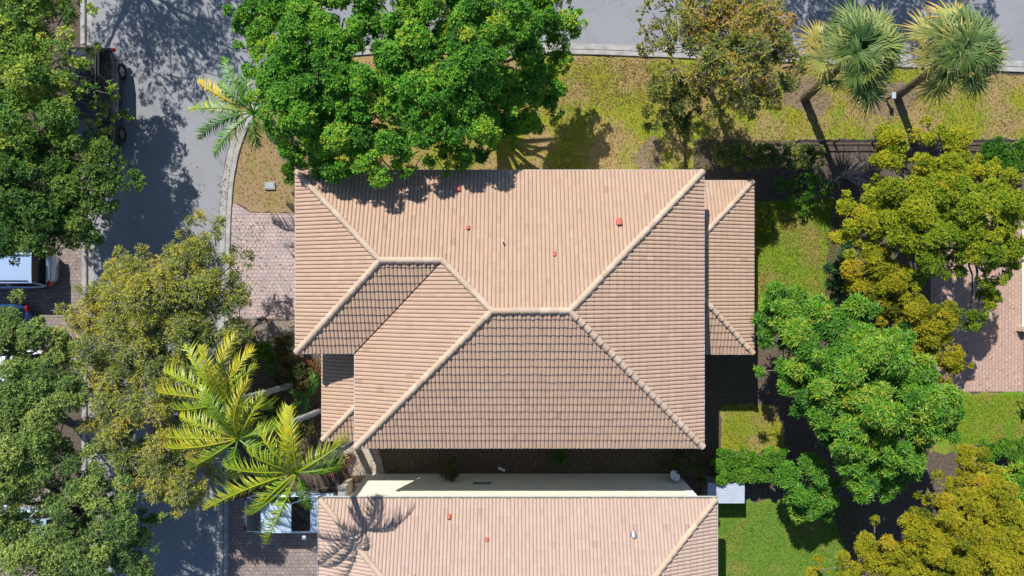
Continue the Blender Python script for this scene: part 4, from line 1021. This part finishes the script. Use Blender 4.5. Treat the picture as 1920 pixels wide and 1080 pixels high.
def fan_frond(rng, base, az, el, stalk, R, tint, mat, parent):
    d = np.array((math.cos(az) * math.cos(el), math.sin(az) * math.cos(el), math.sin(el)))
    A = Acc()
    hub = base + d * stalk - np.array((0, 0, .15 * stalk * math.cos(el)))
    V, F = tube(curve(base, hub, (0, 0, .06 * stalk), 5), np.linspace(.022, .014, 5), 5); A.add(V, F, min(1, tint + .2))
    eb = el * .45 - math.radians(24) + rng.randn() * .12; d = np.array((math.cos(az) * math.cos(eb), math.sin(az) * math.cos(eb), math.sin(eb))); sd = nrm(np.cross(d, (0, 0, 1.0))); u_ = np.cross(sd, d)
    n = 34
    for i in range(n):
        a = math.radians(-125 + 250 * i / (n - 1)) + rng.randn() * .03
        dd = nrm(d * math.cos(a) + sd * math.sin(a) + u_ * (.12 + .22 * abs(math.sin(a * .5))) + rng.randn(3) * .04)
        l = R * (0.72 + 0.28 * math.cos(a * .8)) * rng.uniform(.72, 1.1)
        s = nrm(np.cross(dd, u_)); V = []; w = [.008, .033, .029, .015, .002]; dr = rng.uniform(.25, .55)
        for k in range(5):
            f = k / 4
            p = hub + dd * l * f - np.array((0, 0, 1.0)) * dr * l * max(0, f - .35) ** 1.6
            V += [p - s * w[k] * R, p + s * w[k] * R + u_ * .02]
        A.add(V, [(2 * k, 2 * k + 1, 2 * k + 3, 2 * k + 2) for k in range(4)], np.clip(tint + rng.randn() * .08 + np.array([-.05, 0, .08, .16]), 0, 1))
    return A.build("frond", mat, parent)

def fan_palm(label, base, crown_px, h, seed):
    rng = np.random.RandomState(seed); b = P(*base); c = P(*crown_px, h)
    t = thing("fan_palm", b, label, "palm", "fan palms on the lawn strip")
    path = curve(b - np.array((0, 0, .05)), c, (0, 0, 0), 16)
    rr = np.linspace(.19, .15, 16) * (1 + .1 * rng.randn(16)); rr[-3:] *= 1.3
    V, F = tube(path, rr, 10); mesh_np("trunk", V, F, M['palm_brown'], t)
    n = 32
    for i in range(n):
        f = i / (n - 1); az = i * 2.3999 + rng.randn() * .2
        el = math.radians(82 - 90 * f ** 0.9) + rng.randn() * .12
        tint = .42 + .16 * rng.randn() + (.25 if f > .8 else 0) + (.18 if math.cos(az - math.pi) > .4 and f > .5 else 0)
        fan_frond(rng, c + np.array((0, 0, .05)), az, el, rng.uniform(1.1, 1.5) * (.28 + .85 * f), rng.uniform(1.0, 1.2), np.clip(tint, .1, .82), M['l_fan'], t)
    # a dry seed stalk
    A = Acc()
    for k in range(14):
        s = c + np.array((.35, -.25, .1)) + rng.randn(3) * .08; e = s + np.array((.28, -.12, -.05)) + rng.randn(3) * .14
        V, F = tube(curve(s, e, rng.randn(3) * .05, 5), np.linspace(.015, .004, 5), 4); A.add(V, F)
    A.build("seed_stalk", plain("dry_stalk", (.25, .12, .05), .9), t)
fan_palm("fan palm with leaning trunk, left of the pair by the upper road", (1508, 185), (1608, 98), 5.6, 211)
fan_palm("fan palm with short bent trunk, right of the pair by the upper road", (1681, 180), (1799, 97), 5.3, 213)

# red bromeliads beside the neighbour's drive
def bromeliads():
    rng = np.random.RandomState(221)
    for k in range(5):
        px = 622 + k * 9; py = 884 - k * 8
        b = P(px, py); t = thing("bromeliad", b, "red spiky bromeliad in the row beside the downspout corner", "plant", "red bromeliads in a row")
        A = Acc()
        for i in range(22):
            a = rng.rand() * 6.28; e = rng.uniform(.5, 1.3); d = np.array((math.cos(a) * math.cos(e), math.sin(a) * math.cos(e), math.sin(e)))
            strip_leaf(A, b + np.array((0, 0, .1)), d, np.array((0, 0, 1.0)), rng.uniform(.45, .7), .05, .25, np.clip(rng.normal(.55, .25), 0, 1))
        A.build("leaves", M['l_red'], t)
bromeliads()

# ------------------------------------------------------------------ vehicles
def car(name, label, loc, rz, Ln, Wd, Ht, kind, paintmat, cat="car", seed=0):
    """front towards local +x. Lower body loft, cabin glass, roof panel, wheels, lamps, mirrors"""
    t = thing(name, loc, label, cat, None, rz)
    hl, hw = Ln / 2, Wd / 2
    belt = 0.62 * Ht if kind == 'suv' else 0.64 * Ht
    if kind == 'sedan': deck = [(-1, .60), (-.97, .80), (-.86, .97), (-.55, 1.0), (.30, 1.0), (.62, .93), (.88, .80), (.97, .68), (1, .52)]; cab = (-.90, -.52, .05, .38)
    elif kind == 'suv': deck = [(-1, .62), (-.985, .95), (-.93, 1.0), (-.5, 1.0), (.25, 1.02), (.62, .98), (.9, .90), (.975, .78), (1, .58)]; cab = (-.965, -.86, .10, .42)
    else: deck = [(-1, .60), (-.98, .85), (-.90, .98), (-.5, 1.0), (.30, 1.0), (.62, .93), (.88, .82), (.97, .68), (1, .52)]; cab = (-.94, -.62, .08, .46)
    xs = np.linspace(-1, 1, 33); xs = np.sign(xs) * np.abs(xs) ** 0.8
    V = []; prof_n = 0
    for x in xs:
        zt = np.interp(x, [d[0] for d in deck], [d[1] for d in deck]) * belt
        pl = (1 - .42 * (max(0, abs(x) - .66) / .34) ** 2.4) * (1.0 - .03 * abs(x))
        w = hw * pl
        lift = .20 + .10 * max(0, abs(x) - .85) / .15
        half = [(w * .86, lift), (w * .97, lift + .10), (w, zt * .62), (w * .985, zt * .86), (w * .93, zt * .975), (w * .80, zt + .005), (w * .45, zt + .03), (0, zt + .038)]
        ring = [(x * hl, y, z) for y, z in half] + [(x * hl, -y, z) for y, z in half[-2::-1]]
        prof_n = len(ring); V += ring
    F = [(i * prof_n + j, (i + 1) * prof_n + j, (i + 1) * prof_n + j + 1, i * prof_n + j + 1) for i in range(len(xs) - 1) for j in range(prof_n - 1)]
    F += [(i * prof_n + prof_n - 1, (i + 1) * prof_n + prof_n - 1, (i + 1) * prof_n, i * prof_n) for i in range(len(xs) - 1)]
    F.append(tuple(range(prof_n))); F.append(tuple(reversed(range((len(xs) - 1) * prof_n, len(xs) * prof_n))))
    body = mesh_py("body", V, F, paintmat, t, local=True, smooth=True)
    # cabin
    b0, r0, r1, b1 = [c * hl for c in cab]
    wb, wr = hw * .87, hw * .70; zb_, zr_ = belt * .985, Ht
    def grid(pa, pb, pc, pd, crown=0.0, n=6):
        """bilinear patch pa->pb along u, pa->pd along v, with a slight outward bulge"""
        pa, pb, pc, pd = [np.array(q, float) for q in (pa, pb, pc, pd)]
        no = nrm(np.cross(pb - pa, pd - pa)); VV = []
        for i in range(n + 1):
            for j in range(n + 1):
                u, v = i / n, j / n
                VV.append((pa * (1 - u) + pb * u) * (1 - v) + (pd * (1 - u) + pc * u) * v + no * crown * 4 * (u * (1 - u) + v * (1 - v)) / 2 * 1.0)
        FF = [(i * (n + 1) + j, (i + 1) * (n + 1) + j, (i + 1) * (n + 1) + j + 1, i * (n + 1) + j + 1) for i in range(n) for j in range(n)]
        return VV, FF
    # painted shell under the glass and the roof panel in one mesh
    sh = Box()
    base_ = [(b0, -wb), (b1, -wb), (b1, wb), (b0, wb)]; top_ = [(r0, -wr), (r1, -wr), (r1, wr), (r0, wr)]
    k = len(sh.V)
    sh.V += [(x, y, zb_) for x, y in base_] + [(x, y, zr_ - .05) for x, y in top_]
    sh.F += [(0, 1, 5, 4), (1, 2, 6, 5), (2, 3, 7, 6), (3, 0, 4, 7), (4, 5, 6, 7)]
    sh.build("cabin", paintmat, t, local=True, bevel=.04)
    VV, FF = grid((r0 - .03, -wr * 1.03, zr_ - .035), (r1 + .03, -wr * 1.03, zr_ - .035), (r1 + .03, wr * 1.03, zr_ - .035), (r0 - .03, wr * 1.03, zr_ - .035), .035, 8)
    mesh_py("roof_panel", VV, FF, paintmat, t, local=True, smooth=True)
    def glass(nm, q, ins=.07, off=.02):
        q = [np.array(x, float) for x in q]; cn = sum(q) / 4
        q = [x + (cn - x) * ins for x in q]; no = nrm(np.cross(q[1] - q[0], q[3] - q[0])) * off
        VV, FF = grid(*[x + no for x in q], crown=.02, n=5)
        mesh_py(nm, VV, FF, M['glass'], t, local=True, smooth=True)
    zt = zr_ - .05
    glass("windscreen", [(b1, -wb, zb_), (b1, wb, zb_), (r1, wr, zt), (r1, -wr, zt)])
    glass("rear_window", [(b0, wb, zb_), (b0, -wb, zb_), (r0, -wr, zt), (r0, wr, zt)])
    for s in (-1, 1):
        q = [(b0 + .1, s * wb, zb_ + .02), (b1 - .1, s * wb, zb_ + .02), (r1, s * wr, zt), (r0, s * wr, zt)]
        m1 = [(np.array(q[0]) + np.array(q[1])) / 2, (np.array(q[3]) + np.array(q[2])) / 2]
        for pa, pb, pc, pd in ((q[0], m1[0], m1[1], q[3]), (m1[0], q[1], q[2], m1[1])):
            qq = [pa, pb, pc, pd] if s < 0 else [pb, pa, pd, pc]
            glass("side_window", qq, .10, .012)
        Bm = Box().box(b1 - .38, b1 - .20, s * (hw + .13) - .09, s * (hw + .13) + .09, belt * .93, belt * .93 + .13)
        Bm.build("wing_mirror", paintmat, t, local=True, bevel=.045)
    # wheels
    wr_ = .34 if kind != 'suv' else .37
    for sx in (-1, 1):
        for s in (-1, 1):
            cx, cy = sx * hl * .60, s * (hw - .105)
            n = 20; A = Acc()
            ang = np.arange(n) * 2 * math.pi / n
            pr = [(-.10, wr_ * .62), (-.105, wr_ * .93), (-.07, wr_), (.07, wr_), (.105, wr_ * .93), (.10, wr_ * .62)]
            VV = [(cx + math.cos(a) * r, cy + o, wr_ + math.sin(a) * r) for o, r in pr for a in ang]
            FF = [(i * n + j, i * n + (j + 1) % n, (i + 1) * n + (j + 1) % n, (i + 1) * n + j) for i in range(len(pr) - 1) for j in range(n)]
            wh = mesh_py("wheel", VV, FF, M['rubber'], t, local=True)
            bm = bmesh.new(); bm.from_mesh(wh.data); bmesh.ops.recalc_face_normals(bm, faces=bm.faces); bm.to_mesh(wh.data); bm.free()
            rv = [(cx, cy + s * .085, wr_)] + [(cx + math.cos(a) * wr_ * (.62 if i % 4 < 2 else .5), cy + s * .095, wr_ + math.sin(a) * wr_ * (.62 if i % 4 < 2 else .5)) for i, a in enumerate(ang)]
            rf = [(0, 1 + j, 1 + (j + 1) % n) for j in range(n)]
            mesh_py("rim", rv, rf, M['rim'], wh, local=True)
    for s in (-1, 1):
        Box().box(hl * .90, hl * .962, s * hw * .68 - .14, s * hw * .68 + .14, belt * .60, belt * .76).build("headlight", M['lamp_clear'], t, local=True, bevel=.03)
        Box().box(-hl * .985, -hl * .935, s * hw * .76 - .12, s * hw * .76 + .12, belt * .64, belt * .86).build("tail_light", M['lamp_red'], t, local=True, bevel=.02)
    # panel gaps: door lines
    if kind == 'suv':
        for s in (-1, 1):
            Box().bar((r0 + .1, s * wr * .86, zr_ + .035), (r1 - .15, s * wr * .86, zr_ + .035), .035, .03).build("roof_rail", M['plastic'], t, local=True)
    return t
car("parked_car", "silver-blue sedan on the grey driveway under a yellow palm", (P(0 + 455, 0, .8)[0] + 2.25, P(0, 964, .9)[1], 0.012), 0.0, 4.5, 1.82, 1.45, 'sedan', paint("silver_blue_paint", (.50, .62, .74), .1, .25))
car("parked_car", "silver SUV on the left drive with its dark rear window facing the road", (P(94, 0, .9)[0] - 2.35, P(0, 503, 1.0)[1], 0.008), math.pi, 4.7, 1.86, 1.70, 'suv', paint("sky_tinted_silver_paint", (.36, .48, .66), .2, .12))  # blue of the reflected sky is mixed into the silver base colour
car("parked_car", "dark grey SUV at the left kerb of the road under overhanging branches", (P(240, 0)[0] - 1.0, P(0, 197)[1], 0.004), -math.pi / 2, 4.75, 1.92, 1.75, 'suv', paint("dark_grey_paint", (.035, .038, .042), .3, .22))
car("parked_car", "blue car at left edge mostly hidden by grey-green leaves", (P(52, 0, .8)[0] - 2.2, P(0, 606, .9)[1], 0.008), math.pi, 4.4, 1.74, 1.45, 'hatch', paint("blue_paint", (.015, .07, .24), .3, .25))
car("parked_car", "white car at left edge seen through gaps in the leaves", (P(88, 0, .8)[0] - 2.3, P(0, 692, .9)[1], 0.008), math.pi, 4.5, 1.78, 1.48, 'hatch', paint("white_car_paint", (.70, .72, .74), .0, .3))
car("parked_car", "pale blue car at the bottom left under the leaning tree", (P(138, 0, .8)[0] - 2.2, P(0, 992, .9)[1], 0.008), math.pi, 4.4, 1.76, 1.46, 'hatch', paint("pale_blue_paint", (.38, .52, .62), .3, .28))

# ------------------------------------------------------------------ small things
# shed with ribbed blue-white lid
sc = P(1362, 925, 1.25); sb = thing("storage_shed", (sc[0], sc[1], 0), "low storage shed with ribbed blue-grey flat roof at the hedge foot", "shed")
Box().box(sc[0] - .78, sc[0] + .78, sc[1] - .42, sc[1] + .42, 0, 1.18).build("wall", plain("shed_side", (.22, .24, .27), .6), sb)
lid = Box()
for k in range(8): lid.box(sc[0] - .82, sc[0] + .82, sc[1] - .455 + k * .114, sc[1] - .455 + k * .114 + .108, 1.182, 1.215 + .006 * (k % 2))
lid.build("roof", M['shed_blue'], sb)
Box().box(sc[0] - .35, sc[0] + .35, sc[1] - .45, sc[1] - .421, .1, 1.1).build("door", M['shed_blue'], sb)
# satellite dish
dc = P(1264, 893, 1.5); sd_ = thing("satellite_dish", (dc[0], wy, 0), "pale satellite dish on the neighbour's white wall corner", "satellite dish")
Vd = []; Fd = []
ax = nrm(np.array((.35, .55, .75))); e1 = nrm(np.cross(ax, (0, 0, 1.0))); e2 = np.cross(ax, e1)
rings = [0.0, .08, .16, .225, .24]
for r in rings[1:]:
    for j in range(20): Vd.append(tuple(dc + (e1 * math.cos(j * .314159) + e2 * 1.1 * math.sin(j * .314159)) * r + ax * (r * r * 1.2)))
Vd.append(tuple(dc)); Fd += [(80, j, (j + 1) % 20) for j in range(20)]
for i in range(3): Fd += [(i * 20 + j, (i + 1) * 20 + j, (i + 1) * 20 + (j + 1) % 20, i * 20 + (j + 1) % 20) for j in range(20)]
mesh_py("dish", Vd, Fd, M['white'], sd_, smooth=True)
Box().bar(dc - ax * .02, (dc[0], wy + .0, 1.3), .04, .04).build("bracket", M['grey_metal'], sd_)
Box().bar(dc - e2 * .22 + ax * .06, dc + ax * .30, .025, .025).build("arm", M['grey_metal'], sd_)
# post with pale cap near the right fan palm
pc = P(1661, 187); po = thing("bollard_light", pc, "small white-capped bollard light on the mulch between the fan palms", "lamp post")
V, F = tube([(pc[0], pc[1], 0), (pc[0], pc[1], .62)], .055, 10); mesh_np("post", V, F, M['plastic'], po)
Box().box(pc[0] - .085, pc[0] + .085, pc[1] - .15, pc[1] + .15, .60, .72).build("cap", M['shed_blue'], po, bevel=.03)
# utility lid on the front lawn
uc = P(507, 349); ub = thing("utility_box", uc, "pale grey utility box set in the front lawn", "utility box")
Box().box(uc[0] - .24, uc[0] + .24, uc[1] - .17, uc[1] + .17, 0, .10).build("frame", M['concrete'], ub, bevel=.01)
Box().box(uc[0] - .19, uc[0] + .19, uc[1] - .12, uc[1] + .12, .102, .118).build("lid", M['grey_metal'], ub)
# scrap of pale board in the side yard
bc = P(940, 879); bd = Box().bar((bc[0] - .15, bc[1] + .06, .05), (bc[0] + .17, bc[1] - .07, .06), .10, .03).build("board_scrap", M['white'])
tag(bd, "short pale scrap of board lying in the shaded side yard", "board")
# garden chair at the right edge
cc = P(1916, 762); gc = thing("garden_chair", cc, "dark teal garden chair on the grass at right edge", "chair")
Box().box(cc[0] - .24, cc[0] + .24, cc[1] - .24, cc[1] + .24, .42, .46).build("seat", M['teal'], gc, bevel=.015)
Bk = Box()
for k in range(5): Bk.bar((cc[0] - .22 + k * .11, cc[1] + .26, .47), (cc[0] - .22 + k * .11, cc[1] + .38, .95), .05, .02)
Bk.bar((cc[0] - .25, cc[1] + .385, .96), (cc[0] + .25, cc[1] + .385, .96), .04, .05)
Bk.build("backrest", M['teal'], gc)
for i in (-1, 1):
    for j in (-1, 1): Box().bar((cc[0] + i * .25, cc[1] + j * .25, 0), (cc[0] + i * .21, cc[1] + j * .21, .42), .035, .035).build("leg", M['plastic'], gc)
    Box().bar((cc[0] + i * .27, cc[1] - .22, .64), (cc[0] + i * .27, cc[1] + .27, .66), .05, .025).build("armrest", M['teal'], gc)
# black fence along the hedge
f0 = P(1500, 263, 0.5); f1 = P(1935, 263, 0.5)
fn = thing("metal_fence", ((f0[0] + f1[0]) / 2, f0[1], 0), "thin black metal fence running between lawn strip and hedges", "fence")
Box().bar((f0[0], f0[1], .5), (f1[0], f0[1], .5), .045, .04).bar((f0[0], f0[1], .15), (f1[0], f0[1], .15), .035, .03).build("rail", M['dark'], fn)
pk = Box(); n = int((f1[0] - f0[0]) / .12)
for k in range(n): pk.box(f0[0] + k * .12 - .008, f0[0] + k * .12 + .008, f0[1] - .008, f0[1] + .008, .17, .475)
pk.build("infill", M['dark'], fn)
for k in range(7):
    x = f0[0] + (f1[0] - f0[0]) * k / 6; Box().box(x - .03, x + .03, f0[1] - .035, f0[1] + .035, 0, .56).build("post", M['dark'], fn)

# ------------------------------------------------------------------ grass blades and fallen leaves (stuff)
def scatter_poly(rng, pts, n):
    w = np.array([P(x, y)[:2] for x, y in pts]); lo, hi = w.min(0), w.max(0)
    q = rng.uniform(lo, hi, (n, 2)); ins = np.zeros(n, bool)
    for i in range(len(w)):
        a, b = w[i], w[(i + 1) % len(w)]
        cr = ((a[1] > q[:, 1]) != (b[1] > q[:, 1]))
        with np.errstate(divide='ignore', invalid='ignore'):
            xi = (b[0] - a[0]) * (q[:, 1] - a[1]) / (b[1] - a[1]) + a[0]
        ins ^= cr & (q[:, 0] < xi)
    return q[ins]
rng = np.random.RandomState(301)
LAWNS = [([(435, 255), (600, 115), (1090, 112), (1090, 318), (560, 318), (555, 392), (445, 378)], 13000, .55),
         ([(1050, 112), (1500, 128), (1920, 145), (1920, 258), (1500, 258), (1340, 318), (1050, 318)], 24000, .45),
         ([(1416, 378), (1575, 372), (1585, 570), (1500, 595), (1418, 605)], 10000, .30),
         ([(1355, 758), (1455, 758), (1465, 845), (1355, 845)], 3000, .5),
         ([(1346, 945), (1600, 935), (1640, 1080), (1346, 1080)], 10000, .22),
         ([(1780, 740), (1925, 740), (1925, 845), (1780, 845)], 4000, .36)]
A = Acc()
for pts, n, tn in LAWNS:
    q = scatter_poly(rng, pts, n); n = len(q)
    a = rng.rand(n) * 6.283; e = rng.uniform(.15, 1.1, n)
    d = np.c_[np.cos(a) * np.cos(e), np.sin(a) * np.cos(e), np.sin(e)]
    s = np.c_[-np.sin(a), np.cos(a), np.zeros(n)]; nm = np.cross(d, s)
    V, F = leafquads(np.c_[q, np.full(n, .012)], d, nm, rng.uniform(.05, .12, n), rng.uniform(.012, .026, n))
    A.add(V, F, np.clip(rng.normal(tn, .22, n), 0, 1))
tag(A.build("grass", M['l_blade']), "short olive and tan grass blades over the lawns", "grass", kind='stuff')
A = Acc()
LIT = [([(1080, 104), (1260, 112), (1240, 190), (1120, 200), (1080, 160)], 1300), ([(640, 200), (1000, 200), (1000, 320), (640, 320)], 500), ([(430, 250), (600, 110), (1090, 110), (1090, 330), (560, 330), (555, 392), (445, 380)], 2600), ([(1050, 106), (1500, 122), (1500, 262), (1050, 330)], 3200),
       ([(424, 400), (556, 400), (556, 597), (424, 597)], 260), ([(440, 420), (500, 420), (480, 520), (430, 520)], 160), ([(470, 600), (600, 600), (640, 860), (470, 840)], 1600), ([(420, 940), (600, 930), (600, 1080), (420, 1080)], 250),
       ([(640, 840), (1340, 840), (1340, 888), (640, 888)], 900), ([(1400, 372), (1590, 372), (1590, 610), (1400, 610)], 700), ([(1500, 262), (1920, 262), (1920, 130), (1500, 120)], 1400),
       ([(410, 300), (432, 300), (432, 440), (410, 440)], 90), ([(1090, 96), (1500, 112), (1500, 118), (1090, 104)], 260), ([(0, 450), (170, 450), (170, 600), (0, 600)], 200), ([(1750, 400), (1915, 400), (1915, 734), (1750, 734)], 150), ([(175, 300), (400, 300), (400, 1080), (175, 1080)], 260)]
for pts, n in LIT:
    q = scatter_poly(rng, pts, n); n = len(q); a = rng.rand(n) * 6.283; e = rng.uniform(-.1, .5, n)
    d = np.c_[np.cos(a) * np.cos(e), np.sin(a) * np.cos(e), np.sin(e)]; s = np.c_[-np.sin(a), np.cos(a), rng.randn(n) * .3]; nm = nrm(np.cross(d, s))
    V, F = leafquads(np.c_[q, np.full(n, .03)], d, nm, rng.uniform(.05, .11, n), rng.uniform(.03, .055, n))
    A.add(V, F, np.clip(rng.normal(.5, .25, n), 0, 1))
tag(A.build("leaf_litter", M['l_litter']), "brown fallen leaves scattered over lawns, drives and beds", "leaf litter", kind='stuff')
